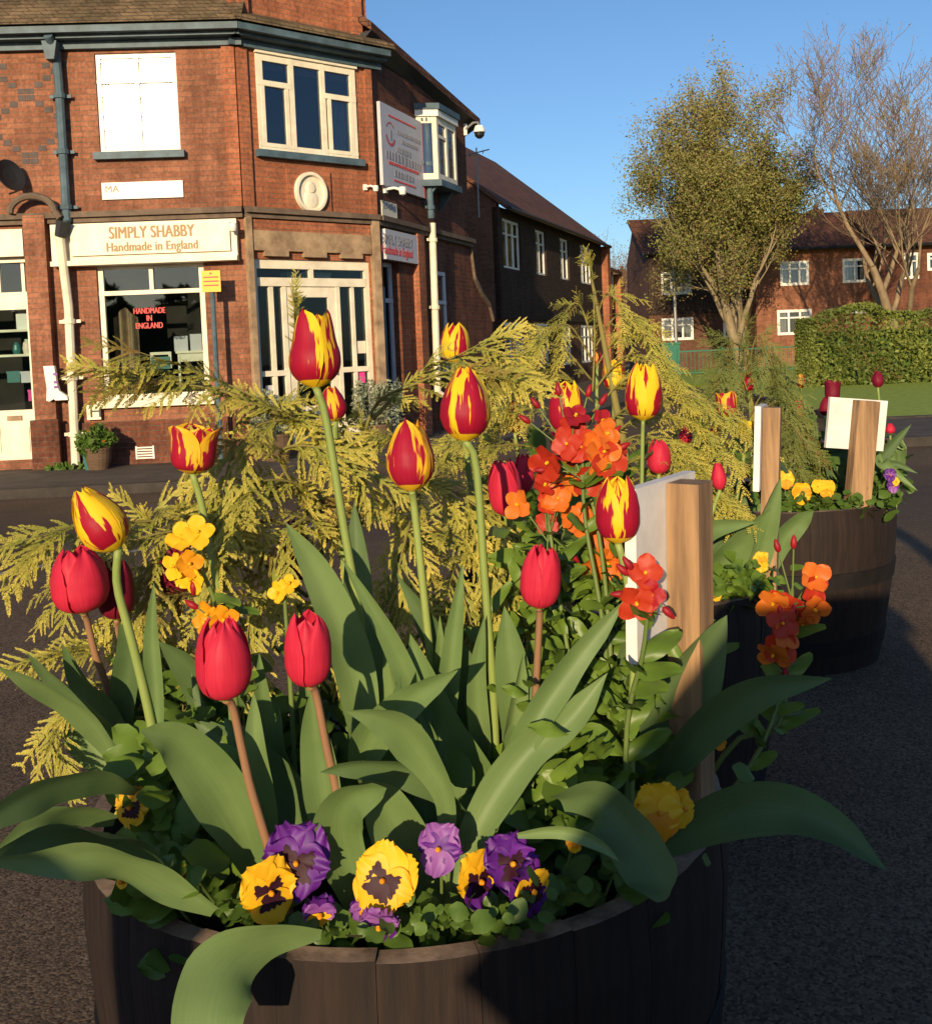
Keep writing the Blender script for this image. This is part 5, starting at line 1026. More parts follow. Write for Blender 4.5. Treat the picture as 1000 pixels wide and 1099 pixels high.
# leafy plants with no flower of their own at the front
def leafplant(base, label, leaves, name='tulip_plant', cat='plant'):
    t = thing(name, Vector(base), label, cat, 'tulip leaves without flowers')
    for lf in leaves:
        lf = dict(lf); p_ = lf.pop('p'); a,c = lf.pop('d'); h_ = lf.pop('w'); leaf(p_, a, c, h_, parent=t, **lf)
    return t
leafplant(P(200,960,0.84), 'tulip leaves arching out over the left edge of the nearest barrel', [
    dict(p=[(150,850),(110,838),(60,845),(10,868),(-40,905)],d=(0.86,0.72),w=25,m='leaf_dark',tw=20,seed=20), dict(p=[(125,880),(80,875),(35,890),(-30,945)],d=(0.9,0.78),w=17,seed=21),
    dict(p=[(232,978),(185,952),(145,930),(100,920),(40,925),(-40,925)],d=(0.76,0.66),w=27,tw=8,wav=0.25,seed=22), dict(p=[(190,955),(150,915),(100,898),(45,900),(-30,930)],d=(0.80,0.70),w=26,wav=0.3,m='leaf_dark',seed=23,tw=25)])
leafplant(P(150,850,0.95), 'narrow tulip leaves fanning out left below the leaning tulip', [
    dict(p=[(135,830),(95,775),(50,742),(-5,715)],d=(0.96,0.86),w=15,tw=15,seed=24), dict(p=[(140,800),(100,770),(60,735),(28,700)],d=(0.98,0.92),w=10,m='leaf_dark',seed=25)])
leafplant(P(370,950,0.76), 'broad tulip leaf curled over at the tip beside the yellow pansy', [
    dict(p=[(385,975),(372,930),(362,890),(372,862),(398,850),(415,846)],d=(0.83,0.78),w=32,prof=[(0,.2,.45,.7,.88,1),(.5,.85,1,.75,.4,0)],tw=-10,seed=26)])
leafplant(P(480,990,0.78), 'broad tulip leaves rising behind the centre of the barrel rim', [
    dict(p=[(480,1000),(445,930),(415,870),(395,820)],d=(0.86,0.84),w=34,tw=-15,seed=27,m='leaf'), dict(p=[(476,935),(478,860),(445,800),(415,775),(370,763)],d=(0.85,0.80),w=26,prof=[(0,.25,.5,.75,1),(.35,.5,1,.9,0)],seed=28,tw=10),
    dict(p=[(505,885),(470,848),(430,828),(385,823),(343,829)],d=(0.86,0.82),w=17,tw=25,seed=29,m='leaf_dark'), dict(p=[(385,830),(400,790),(440,752),(492,719)],d=(0.90,0.86),w=25,seed=30,prof=[(0,.3,.6,.85,1),(.6,1,.9,.5,0)])])
leafplant(P(500,930,0.95), 'upright tulip leaves in the middle behind the thick stems', [
    dict(p=[(415,900),(430,800),(415,740),(400,655)],d=(1.0,1.02),w=34,seed=31,m='leaf_dark'), dict(p=[(530,930),(505,850),(470,790),(440,680)],d=(0.94,0.96),w=42,seed=32), dict(p=[(560,930),(545,850),(520,780),(512,700)],d=(1.0,1.02),w=34,seed=33,m='leaf_dark'),
    dict(p=[(600,900),(590,840),(575,790),(572,740)],d=(0.98,1.0),w=20,seed=34), dict(p=[(330,900),(300,850),(260,810),(205,770)],d=(0.92,0.95),w=30,seed=35,m='leaf_dark')])
leafplant(P(330,1000,0.73), 'single wide tulip leaf hanging down over the front rim', [
    dict(p=[(345,1003),(290,1012),(248,1035),(226,1080),(222,1150)],d=(0.75,0.66),w=50,prof=[(0,.3,.6,.85,1),(.12,.62,1,.9,.5)],fold=0.15,tw=5,seed=36)])
leafplant(P(730,860,1.0), 'dark tulip leaves around the foot of the nearest wooden stake', [
    dict(p=[(690,860),(715,790),(745,725),(780,660)],d=(0.98,0.96),w=40,m='leaf_dark',seed=37), dict(p=[(700,850),(750,790),(810,745),(893,728)],d=(0.98,0.84),w=24,m='leaf_dark',tw=15,seed=38), dict(p=[(650,900),(670,820),(668,740),(690,640)],d=(1.02,1.0),w=22,m='leaf_dark',seed=39)])
leafplant(P(700,920,0.85), 'long tulip leaf reaching out over the right rim', [
    dict(p=[(708,912),(765,880),(830,868),(890,888),(952,935)],d=(0.88,0.74),w=28,m='leaf_dark',fold=0.6,tw=30,seed=40)])
leafplant(P(600,900,0.80), 'blunt tulip leaf folded down beside the orange yellow pansy', [
    dict(p=[(600,862),(640,860),(672,893),(700,935),(712,966)],d=(0.84,0.72),w=36,prof=[(0,.3,.6,.85,1),(.45,.9,1,.9,.25)],m='leaf_dark',seed=41,tw=-10), dict(p=[(555,897),(600,893),(640,905),(665,925)],d=(0.80,0.76),w=8,seed=42)])

gx = random.Random(77)
for k,(bx0,by0,tx0,ty0,dd,ww) in enumerate(((300,900,278,700,0.98,11),(420,880,412,690,1.0,10),(450,870,472,660,1.03,9),(505,900,520,660,1.0,12),(540,880,562,700,0.99,11),(350,880,322,690,1.02,12),(395,900,430,725,0.93,12),(560,900,585,735,0.97,10),(240,890,205,720,0.98,11),(600,880,632,700,1.0,12),(470,930,430,740,0.92,12),(320,910,300,760,0.92,10),(190,850,150,700,1.02,9),(660,880,700,700,1.0,11))):
    leafplant(P(bx0,by0,dd), ['thin tulip leaf standing up left of the narrow red tulip stem','thin tulip leaf standing up between the tallest and the mostly red tulip','thin tulip leaf just left of the slender upright leaf tip','thin tulip leaf right of the centre tulip stem','thin tulip leaf below the plain red tulip at centre right','thin shaded tulip leaf behind the narrow plain red tulip','thin tulip leaf crossing the stem of the mostly red tulip','thin tulip leaf below the brown stem at centre right','thin tulip leaf left of the big plain red tulip','thin tulip leaf among the bright green bedding plants','thin tulip leaf above the curled broad leaf','thin tulip leaf between the two plain red tulips','thin tulip leaf below the leaning tulip head','thin tulip leaf left of the nearest stake foot'][k],
        [dict(p=[(bx0,by0),(bx0*0.65+tx0*0.35+gx.uniform(-8,8),by0*0.65+ty0*0.35),(bx0*0.3+tx0*0.7+gx.uniform(-6,6),by0*0.3+ty0*0.7),(tx0,ty0)],d=(dd,dd+gx.uniform(-.05,.03)),w=ww,m=gx.choice(('leaf','leaf_dark')),tw=gx.uniform(-35,35),fold=0.55,seed=200+k)])
# ------------------------------------------------------------------ conifers
def needle_block(axis_pts, npairs, nl, rndg, ang=38, w_=0.22, base_t=0.0):
    """needles along a polyline; returns V (n*4,3) and t along"""
    A = np.array(axis_pts, float); seg = np.linalg.norm(np.diff(A,axis=0),axis=1); cum = np.concatenate([[0],np.cumsum(seg)]); Lt = cum[-1]
    out = []; tt = []
    for k in range(npairs):
        s = Lt*(k+0.5)/npairs*1.0; i = min(np.searchsorted(cum,s)-1, len(seg)-1); i = max(i,0); f = (s-cum[i])/seg[i]; p = A[i]*(1-f)+A[i+1]*f; T = (A[i+1]-A[i])/seg[i]
        N = np.cross(T, [0,0,1.0]); N /= (np.linalg.norm(N)+1e-9); Bn = np.cross(N,T)
        taper = 1-0.45*(s/Lt)
        for sgn in (-1,1):
            a = math.radians(ang+rndg.normal(0,7)); o = rndg.normal(0,0.35)
            dr = T*math.cos(a)+(N*sgn*math.cos(o)+Bn*math.sin(o))*math.sin(a); l = nl*taper*rndg.uniform(0.8,1.15); sd_ = np.cross(dr,Bn+0.3*N); sd_ /= (np.linalg.norm(sd_)+1e-9); sd_ *= l*w_
            out += [p, p+dr*l*0.45+sd_, p+dr*l, p+dr*l*0.45-sd_]; tt += [s/Lt]*4
        if k == npairs-1:
            out += [p, p+T*nl*0.4+N*nl*0.15, p+T*nl*0.9, p+T*nl*0.4-N*nl*0.15]; tt += [1]*4
    return out, tt
def make_spray(seed, L=0.10, dense=1.0):
    g = np.random.default_rng(seed); n = 7; ax = [np.array([0,0,0.0])]; d = np.array([1,0,0.05])
    for k in range(n):
        d = d+np.array([0,g.normal(0,0.03),-0.045]); d /= np.linalg.norm(d); ax.append(ax[-1]+d*L/n)
    V, T = needle_block(ax, int(32*dense), 0.0070, g, ang=32, w_=0.26); T = [t*0.8+0.2 for t in T]
    for k in range(1,n):
        for sgn in (-1,1):
            if g.random() < 0.08: continue
            l = L*0.46*(1-0.70*k/n)*g.uniform(0.6,1.3); a = math.radians(g.uniform(32,48)); T0 = (ax[k+1]-ax[k]); T0 /= np.linalg.norm(T0); N = np.cross(T0,[0,0,1.0]); N /= np.linalg.norm(N)
            dd = T0*math.cos(a)+N*sgn*math.sin(a); pts = [ax[k]+(ax[k+1]-ax[k])*g.uniform(0,1)]
            for q in range(4): dd = dd+np.array([0,0,-0.09])+T0*0.06; dd /= np.linalg.norm(dd); pts.append(pts[-1]+dd*l/4)
            v,t = needle_block(pts, max(5,int(l/0.0024*dense)), 0.0060, g, ang=32, w_=0.27); V += v; T += [0.25+0.75*(0.35*k/n+0.65*x) for x in t]
    return np.array(V), np.array(T)
SPR = [make_spray(s) for s in range(6)]
SPR_LO = [make_spray(s+20, dense=0.6) for s in range(4)]
def conifer(base, branches, label, m, seed, lib=SPR, fsc=1.0, sprays=14, trunk_top=None, dim=1.0):
    """branches: lists of (px,py,depth) from trunk outwards"""
    g = np.random.default_rng(seed); t = thing('conifer', base, label, 'conifer', 'golden conifers in the half barrels'); base = Vector(base)
    if trunk_top: 
        q = [Vector((0,0,0)), (trunk_top-base)*0.5+Vector((0.01,0.01,0)), trunk_top-base]; MB().tube(q,[0.012,0.009,0.003],8).obj('trunk', M_['twig'], t, smooth=True)
    tw = MB(); allV = []; allT = []
    for br in branches:
        size = fsc
        if isinstance(br, tuple): br, size = br; size *= fsc
        W = [P(*p) for p in br]; C = np.array([tuple(q) for q in smooth_interp([tuple(q) for q in W], 24)]); L = np.linalg.norm(np.diff(C,axis=0),axis=1).sum()
        tw.tube([Vector(c)-base for c in C], [0.0026*(1-0.85*i/24) for i in range(25)], 5)
        ns = max(4,int(L/0.0150)); 
        for k in range(ns+1):
            f = 0.12+0.88*k/ns; i = min(int(f*24),23); p = C[i]*(1-(f*24-i))+C[min(i+1,24)]*(f*24-i); T0 = C[min(i+1,24)]-C[max(i-1,0)]; T0 /= np.linalg.norm(T0)
            side = np.cross(T0,[0,0,1.0]); side /= (np.linalg.norm(side)+1e-9); sgn = 1 if k%2 else -1
            if k == ns: X = T0
            else:
                a = math.radians(g.uniform(28,55)); X = T0*math.cos(a)+(side*sgn*0.8+np.array([0,0,g.uniform(-0.75,0.25)]))*math.sin(a)
            X = X+np.array([0,0,-0.10]); X /= np.linalg.norm(X); Z = np.array([0,0,0.55])+g.normal(0,0.28,3)+np.array(CB)*0.9; 
            Z = Z-X*Z.dot(X); Z /= np.linalg.norm(Z); Y = np.cross(Z,X); s = size*(0.5+0.5*math.sin(PI*min(1,(0.25+0.75*(1-f)+0.1))))*g.uniform(0.75,1.2)
            if k == ns: s = size*0.7
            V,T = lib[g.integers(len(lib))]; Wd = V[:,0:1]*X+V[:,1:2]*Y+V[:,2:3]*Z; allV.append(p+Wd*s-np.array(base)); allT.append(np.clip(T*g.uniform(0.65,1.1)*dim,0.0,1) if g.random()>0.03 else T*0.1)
    tw.obj('branch', M_['twig'], t, smooth=True); V = np.concatenate(allV); T = np.concatenate(allT); link('foliage', mesh_np('foliage', V, np.arange(len(V)).reshape(-1,4), m, T), t)
    return t
bb1 = (-0.08,1.22,SOILZ)
br1 = [ [(400,560,1.22),(370,490,1.20),(300,440,1.16),(215,400,1.13),(150,378,1.10)], [(300,445,1.16),(240,420,1.13),(180,410,1.10),(130,398,1.08)], ([(330,560,1.22),(320,450,1.22),(322,380,1.22),(318,318,1.22)],0.55),
        [(345,520,1.22),(330,460,1.2),(280,455,1.16),(245,500,1.12),(240,560,1.10)], [(380,530,1.22),(400,440,1.2),(450,410,1.18),(500,395,1.15),(545,398,1.13)], [(400,450,1.2),(450,400,1.19),(490,382,1.17),(520,366,1.15)],
        [(420,560,1.22),(430,520,1.2),(470,520,1.17),(520,550,1.14),(560,590,1.12)], [(420,600,1.22),(460,570,1.18),(510,580,1.14),(545,640,1.11)], [(420,620,1.22),(440,560,1.17),(430,600,1.12),(420,660,1.10)], [(430,640,1.2),(480,600,1.15),(500,650,1.12),(520,720,1.10)],
        [(360,560,1.22),(320,520,1.17),(270,520,1.12),(235,560,1.09)], [(380,600,1.22),(340,560,1.15),(310,570,1.10),(290,620,1.08)], [(360,620,1.22),(300,560,1.16),(250,580,1.12),(220,640,1.08)], [(340,560,1.2),(300,490,1.16),(340,480,1.12),(400,510,1.10)],
        ([(330,640,1.2),(250,580,1.14),(190,570,1.10),(120,590,1.06),(65,640,1.02)],0.8), [(320,620,1.2),(230,560,1.15),(150,560,1.10),(80,565,1.04),(25,580,1.0)], [(280,620,1.18),(200,580,1.12),(160,610,1.08),(140,650,1.05)], [(300,700,1.15),(220,640,1.1),(170,650,1.07),(150,700,1.05)],
        ([(300,760,1.12),(200,700,1.08),(120,690,1.05),(40,705,1.0)],0.75), ([(300,800,1.1),(200,740,1.06),(120,730,1.03),(70,760,1.0),(50,800,0.98)],0.75), [(300,760,1.1),(230,710,1.08),(200,740,1.04),(195,800,1.0)], [(330,720,1.12),(290,650,1.1),(270,660,1.08),(262,720,1.04)],
        [(350,740,1.15),(320,660,1.1),(330,650,1.08),(350,700,1.06)], [(400,700,1.2),(440,640,1.15),(470,650,1.12),(480,710,1.1)], [(430,700,1.2),(500,640,1.15),(560,640,1.12),(610,680,1.1)], [(420,560,1.25),(470,500,1.25),(430,470,1.22),(380,470,1.2)], [(300,540,1.22),(250,470,1.2),(290,440,1.2),(350,455,1.18)],
        [(200,620,1.15),(160,560,1.13),(190,545,1.12),(250,560,1.1)], [(330,640,1.25),(360,560,1.25),(400,540,1.24),(440,560,1.22)], [(300,640,1.25),(270,560,1.24),(300,520,1.22),(340,540,1.2)] ]
conifer(bb1, br1, 'golden feathery conifer spreading across the nearest barrel', M_['frond'], 3, SPR, 0.80, trunk_top=P(345,540,1.22))
b2 = (0.36,2.15,SOILZ); tp2 = P(635,300,2.12)
def radiate(cx, ytop, ybot, d, reach, n, seed, up=0.3):
    g = random.Random(seed); out = []
    for k in range(n):
        f = k/(n-1); y0 = ytop+(ybot-ytop)*f; s = -1 if k%2 else 1; rc = reach*(0.30+0.70*min(1,f*1.6))*g.uniform(0.75,1.1); az = g.uniform(-0.9,0.9); dd = d-0.22*math.cos(az)*min(1,0.3+f)*g.choice((1,1,0.3)); x1 = cx+s*rc*abs(math.cos(az*0.8))
        out.append([(cx,y0+30,d),(cx+(x1-cx)*0.35,y0-6*up,d*0.6+dd*0.4),(cx+(x1-cx)*0.72,y0-2,d*0.25+dd*0.75),(x1,y0+26+g.uniform(-8,20),dd)])
    return out
br2 = [([(636,420,2.12),(638,360,2.12),(636,300,2.12),(634,288,2.12)],0.6)]+radiate(636,325,520,2.14,180,19,4,1.3)
conifer(b2, br2, 'taller golden conifer in the middle barrel before the dark tile hung building', M_['frond'], 5, SPR_LO, 0.9, trunk_top=tp2)
br3 = [([(790,470,2.95),(795,400,2.95),(800,348,2.95)],0.6)]+radiate(803,365,500,2.98,80,16,9)
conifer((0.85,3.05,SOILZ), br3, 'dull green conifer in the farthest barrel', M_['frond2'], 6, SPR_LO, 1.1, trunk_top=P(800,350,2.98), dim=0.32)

# ------------------------------------------------------------------ small flowers
def petal_disc(c, ax_out, nrm, L, W, m_unused=None, b=None, cup=0.15, n=5, notch=0.0):
    """rounded petal from c outwards"""
    ax_out = Vector(ax_out).normalized(); nrm = Vector(nrm).normalized(); s = nrm.cross(ax_out).normalized(); c = Vector(c)
    def fn(u,v):
        x = 2*u-1; wv = math.sin(PI*min(1,(v*0.86+0.06)))**0.7 if v<1 else 0.30; ww = W*wv
        return c+ax_out*(L*(v-0.06*abs(x)*v-notch*(1-abs(x))*v**4))+s*(x*ww)+nrm*(cup*L*(v*v)*0.6+0.10*L*abs(x)*math.sin(v*5+x*2))
    b.grid(fn, n, n+1)
def wallflower(cx, cy, d, spread, n, mats, label, stem_pts, seed, fl=0.017, buds=3, leafn=14, group='wallflowers', lm='bed_leaf', leafw=0.008, vs=1.0):
    g = random.Random(seed); foot = Vector(P(*stem_pts[-1])); foot.z = SOILZ; inbarrel(foot); t = thing('wallflower', foot, label, 'wallflower', group)
    C = P(cx,cy,d); sp = [C]+[P(*q) for q in stem_pts]+[foot]; Cs = [Vector(q) for q in smooth_interp([tuple(q) for q in sp], 14)]; MB().tube([q-foot for q in Cs],[0.0018+0.0012*i/14 for i in range(15)],6).obj('stem', M_['stem_dark'], t, smooth=True)
    for k in range(n):
        a = g.uniform(0,2*PI); rr = math.sqrt(g.random())*spread; p = C+CR*(rr*math.cos(a))+CU*(rr*math.sin(a)*vs)+CB*g.uniform(-0.2,0.9)*spread*0.5; nrm = (CB*1.0+CR*math.cos(a)*0.7*rr/spread+CU*(math.sin(a)*0.7*rr/spread+0.1)+Vector((g.gauss(0,.25),g.gauss(0,.25),g.gauss(0,.25)))).normalized()
        MB().tube([C-foot-CU*spread*0.6, p-foot-nrm*0.006],0.0009,5).obj('flower_stalk', M_['stem_dark'], t)
        b = MB(); ref = nrm.cross(CU).normalized(); rt = g.uniform(0,PI/2); s_ = fl*g.uniform(0.85,1.15)
        for q in range(4):
            an = rt+q*PI/2+g.uniform(-.15,.15); ax = Matrix.Rotation(an,3,nrm) @ ref; petal_disc(p-foot+ax*0.001, ax+nrm*0.18, nrm-ax*0.1, s_*g.uniform(.9,1.1), s_*0.52, b=b, cup=g.uniform(-0.25,0.3))
        f = b.obj('flower', M_[g.choice(mats)], t, smooth=True); MB().lathe([(0,0.0),(0.0018,0.001),(0.0015,0.004),(0,0.005)],6,Matrix.Translation(p-foot) @ nrm.to_track_quat('Z','Y').to_matrix().to_4x4()).obj('stamens', M_['yellow'], f)
    for k in range(buds):
        a = g.uniform(0,2*PI); p = C+CR*(spread*1.0*math.cos(a))+CU*(spread*1.0*math.sin(a)*vs); dv = (p-C).normalized(); b = MB(); Mx = Matrix.Translation(p-foot) @ (dv+CU*0.3).normalized().to_track_quat('Z','Y').to_matrix().to_4x4(); b.lathe([(0,0),(0.0028,0.002),(0.0034,0.007),(0.0018,0.013),(0,0.015)],8,Mx); b.obj('bud', M_['crimson'], t, smooth=True); MB().tube([C-foot-CU*spread*0.4,p-foot],0.0009,5).obj('bud_stalk', M_['stem_dark'], t)
    for k in range(leafn):
        f = g.uniform(0.12,0.95); o = Cs[min(14,int(f*14))]; a = g.uniform(0,2*PI); out = (CR*math.cos(a)+Vector((0,1,0))*math.sin(a)*0.7-Vector((0,0.4,0))+Vector((0,0,g.uniform(0.2,0.9)))).normalized(); L = g.uniform(0.03,0.055); nn = (Vector((0,-0.7,0.8))).normalized(); b = MB(); petal_disc(o-foot,out,nn,L,leafw,b=b,cup=-0.35,n=5); b.obj('leaf', M_[lm], t, smooth=True)
    return t
wallflower(625,492,1.02,0.036,11,['orange','redorange','orange','redorange'],'large orange and red wallflower cluster below the half open flamed tulip',[(628,560,1.02),(650,700,1.0)],1,fl=0.019,buds=4)
wallflower(645,583,1.06,0.032,7,['orange','orange','gold'],'bright orange wallflower cluster behind the striped tulip',[(655,660,1.06),(650,780,1.05)],2,fl=0.022)
wallflower(588,555,1.04,0.042,9,['redorange','redorange','orange'],'loose red orange wallflower sprigs left of the striped tulip',[(600,640,1.02),(620,780,1.0)],3,fl=0.014)
wallflower(613,470,1.06,0.045,4,['crimson','redorange'],'dark crimson wallflower buds just above the large orange cluster',[(640,560,1.04),(655,700,1.0)],4,fl=0.014,buds=6,leafn=5)
wallflower(697,630,0.86,0.020,3,['redorange','crimson'],'small scarlet wallflower in front of the nearest white board',[(690,700,0.88),(672,790,0.92)],5,fl=0.015,buds=4,leafn=12,leafw=0.011)
wallflower(850,632,1.02,0.032,7,['orange','redorange','orange'],'upper cluster of the orange wallflower leaning right over the far barrel',[(848,690,1.01),(835,780,1.0),(785,800,1.0)],6,fl=0.016,buds=3,leafn=9,vs=1.25)
wallflower(845,690,1.0,0.024,4,['orange','redorange'],'lower cluster of the orange wallflower leaning right over the far barrel',[(840,740,1.0),(800,830,0.98)],7,fl=0.017,buds=3,leafn=6)
wallflower(209,597,0.94,0.022,5,['yellow','gold','yellow'],'yellow wallflower under the open tulip at the left',[(232,650,0.95),(245,720,0.96)],8,fl=0.016,buds=1,leafn=5)
wallflower(240,662,0.92,0.024,4,['yellow','gold'],'golden wallflower behind the big plain red tulip',[(250,720,0.93),(255,780,0.94)],9,fl=0.012,buds=1,leafn=4)
wallflower(305,633,0.98,0.009,2,['yellow'],'tiny yellow wallflower in the golden foliage above the narrow red tulip',[(308,680,0.98),(312,740,0.98)],10,fl=0.011,buds=0,leafn=4)
def pansy(cx, cy, d, R_, cols, label, face=(0,0), seed=0, rot=0.0, foot=None, blotch=True):
    """cols: (upper two, side two, lower)"""
    g = random.Random(seed); C = P(cx,cy,d); ft = Vector((C.x, C.y+0.01, SOILZ))
    for B_ in (B1,B2,B3):
        q = Vector((ft.x-B_[0], ft.y-B_[1])); 
        if 0.27 < q.length < 0.45: q = q.normalized()*0.27; ft.x = B_[0]+q.x; ft.y = B_[1]+q.y
    t = thing('pansy', ft, label, 'pansy', 'pansies in the half barrels'); nrm = (CB+CR*face[0]+CU*face[1]).normalized(); Cl = C-ft
    rx = CU.cross(nrm).normalized(); ry = nrm.cross(rx); r_ = R_/FPX*d
    MB().tube([Vector((0,0,0)),Vector((0,0.0,max(0.01,Cl.z*0.6)))+Vector((Cl.x,Cl.y+.01,0))*0.5,Cl-nrm*0.004],0.0013,6).obj('stem', M_['stem_dark'], t)
    for i,(an,mm,ll,ww) in enumerate(((60,cols[0],1.0,0.66),(120,cols[0],1.0,0.66),(175,cols[1],0.85,0.52),(5,cols[1],0.85,0.52),(270,cols[2],0.95,0.68))):
        a = R(an+rot+g.uniform(-5,5)); ax = rx*math.cos(a)+ry*math.sin(a); b = MB(); off = nrm*(0.0008*i-0.001)
        def fn(u,v,ax=ax,ll=ll,ww=ww,off=off,a=a):
            x = 2*u-1; wv = math.sin(PI*min(1,(v*0.80+0.10)))**0.6; s = nrm.cross(ax)
            return Cl+off+ax*(r_*ll*(v-0.16*x*x*v))+s*(x*r_*ww*wv)+nrm*(r_*((0.17 if mm in ('purple','lilac') else 0.06)*math.sin(x*8+a*3+seed)*v*v+0.03*math.sin(x*17+a)*v**3+0.10*v*math.sin(v*3+i+seed)))+ax*(r_*0.035*math.sin(x*15+seed)*v**4)
        b.grid(fn,10,9); p = b.obj('petal', M_[mm], t, smooth=True)
        if blotch and i >= 2:
            b = MB(); b.grid(lambda u,v: fn(0.5+(u-0.5)*0.66*(0.85+0.15*math.sin(v*9)),v*(0.50+0.045*math.sin(u*26)))+nrm*0.0009,9,4); b.obj('blotch', M_['blotch'], p, smooth=True)
    MB().lathe([(0,0.0),(0.0024,0.0005),(0.0018,0.003),(0,0.004)],8,Matrix.Translation(Cl+nrm*0.004) @ nrm.to_track_quat('Z','Y').to_matrix().to_4x4()).obj('eye', M_['gold'], t)
    for k in range(5):
        a = g.uniform(0,2*PI); out = (CR*math.cos(a)*0.9+Vector((0,math.sin(a)*0.5-0.35,0))+Vector((0,0,g.uniform(0.05,0.5)))).normalized(); b = MB(); L = g.uniform(0.022,0.036); petal_disc(Vector((Cl.x*0.5,Cl.y*0.5,max(0.01,Cl.z*g.uniform(0.2,0.7)))),out,Vector((0,-0.5,0.85)),L,L*0.33,b=b,cup=-0.2); b.obj('leaf', M_['bed_leaf2'], t, smooth=True)
    return t
Y_,G_,PU,LI = 'yellow','gold','purple','lilac'
pansy(288,957,0.773,38,(Y_,Y_,Y_),'yellow pansy with dark blotch at the left of the purple one',face=(0.75,0.05),seed=1,rot=10)
pansy(318,925,0.793,44,(PU,PU,PU),'deep purple pansy right beside the left yellow pansy',face=(0.1,0.1),seed=2,rot=-10)
pansy(342,978,0.768,22,(PU,LI,Y_),'little purple and cream pansy under the deep purple one',face=(0.3,-0.4),seed=3,blotch=False)
pansy(412,945,0.773,42,(Y_,Y_,Y_),'yellow pansy with large dark blotch below the curled tulip leaf',face=(-0.2,0.3),seed=4,rot=-25)
pansy(408,990,0.763,26,(LI,LI,PU),'mauve pansy hanging below the large yellow pansy',face=(-0.2,-0.6),seed=5,blotch=False)
pansy(388,975,0.783,16,(PU,LI,LI),'small mauve pansy bud tucked left of the hanging mauve one',face=(0.2,-0.3),seed=15,blotch=False)
pansy(472,912,0.798,30,(LI,PU,LI),'mauve pansy peeping behind the base of the long diagonal leaf',face=(-0.3,0.4),seed=6,blotch=False)
pansy(512,945,0.793,34,(Y_,Y_,PU),'pale yellow and purple pansy turned sideways on the rim',face=(0.95,0.0),seed=7)
pansy(548,928,0.793,36,(PU,PU,PU),'dark purple pansy near the middle of the rim',face=(0.4,0.5),seed=8)
pansy(568,955,0.778,34,(PU,Y_,PU),'purple pansy with a yellow petal, rightmost on the front rim',face=(1.0,-0.1),seed=9,rot=20)
pansy(706,872,0.8,34,(Y_,Y_,G_),'large yellow and orange pansy at the foot of the nearest stake',face=(0.2,0.2),seed=10,blotch=False)
pansy(730,868,0.82,22,(Y_,Y_,Y_),'pale yellow pansy just right of the large yellow and orange one',face=(0.6,0.2),seed=16,blotch=False)
pansy(142,866,0.86,24,(G_,Y_,Y_),'golden pansy in the shade under the left arching leaves',face=(-0.2,0.2),seed=11)
pansy(132,945,0.778,9,(G_,Y_,Y_),'tiny golden pansy low at the left rim',face=(0,0.2),seed=12,blotch=False); pansy(204,940,0.798,13,(Y_,Y_,Y_),'small yellow pansy between the left leaves and the big lit leaf',seed=13,blotch=False)
pansy(772,797,1.25,9,(G_,G_,G_),'tiny golden pansy beyond the right leaves of the nearest barrel',seed=14,blotch=False); pansy(616,905,0.818,11,(Y_,G_,Y_),'little yellow pansy bud below the bright green foliage',seed=17,blotch=False)
# bedding foliage of the nearest barrel: many small leaves, nobody could count
def bedding(name, pts, label, m, N, seed, L0=0.028, wr=0.24, rise=0.10, kind='stuff'):
    g = random.Random(seed); b = MB()
    for k in range(N):
        px,py,d,sx,sy = g.choice(pts); p = P(px+g.gauss(0,sx),py+g.gauss(0,sy),d+g.gauss(0,0.03)); a = g.uniform(0,2*PI); out = (Vector((math.cos(a),math.sin(a)-0.3,g.uniform(-0.1,1.0)))).normalized(); L = L0*g.uniform(0.6,1.4); petal_disc(p,out,Vector((g.gauss(0,.4),-0.6,0.7)),L,L*wr,b=b,cup=g.uniform(-0.4,0.2),n=3)
    o = b.obj(name, M_[m], smooth=True); return tag(o, label, 'foliage', None, kind)
bedding('bedding_foliage', [(600,770,1.02,30,45),(650,830,0.98,30,30),(610,830,0.95,25,30),(560,860,1.0,40,25),(690,800,1.02,30,30),(625,700,1.05,25,35),(660,760,1.0,25,35)], 'bright green leafy bedding plants at the right inside the nearest barrel','bed_leaf',750,1,0.030,0.2)
bedding('bedding_foliage', [(600,620,1.08,35,35),(655,640,1.05,30,35),(570,700,1.1,25,35),(700,700,1.05,25,35)], 'green wallflower foliage behind the red tulip and the white board','bed_leaf',330,2,0.034,0.17)
bedding('bedding_foliage', [(200,880,0.88,22,35),(165,850,0.9,20,25),(240,900,0.9,25,25),(190,945,0.84,30,14)], 'green bedding leaves left under the arching tulip leaves','bed_leaf',210,3,0.034,0.28)
bedding('bedding_foliage', [(345,1000,0.805,28,6),(410,1000,0.80,25,6),(500,990,0.80,22,8),(540,985,0.80,25,8),(610,960,0.83,30,8),(450,985,0.82,30,8),(680,925,0.90,26,8),(160,930,0.93,15,6),(260,975,0.84,22,8)], 'round dark pansy leaves along the front rim of the nearest barrel','bed_leaf2',420,4,0.0145,0.42)
bedding('bedding_foliage', [(300,830,1.05,80,50),(450,820,1.1,80,60),(200,780,1.05,40,30),(560,900,0.95,80,25)], 'shaded dark leaves deep between the tulip stems','bed_leaf2',700,5,0.034,0.3)
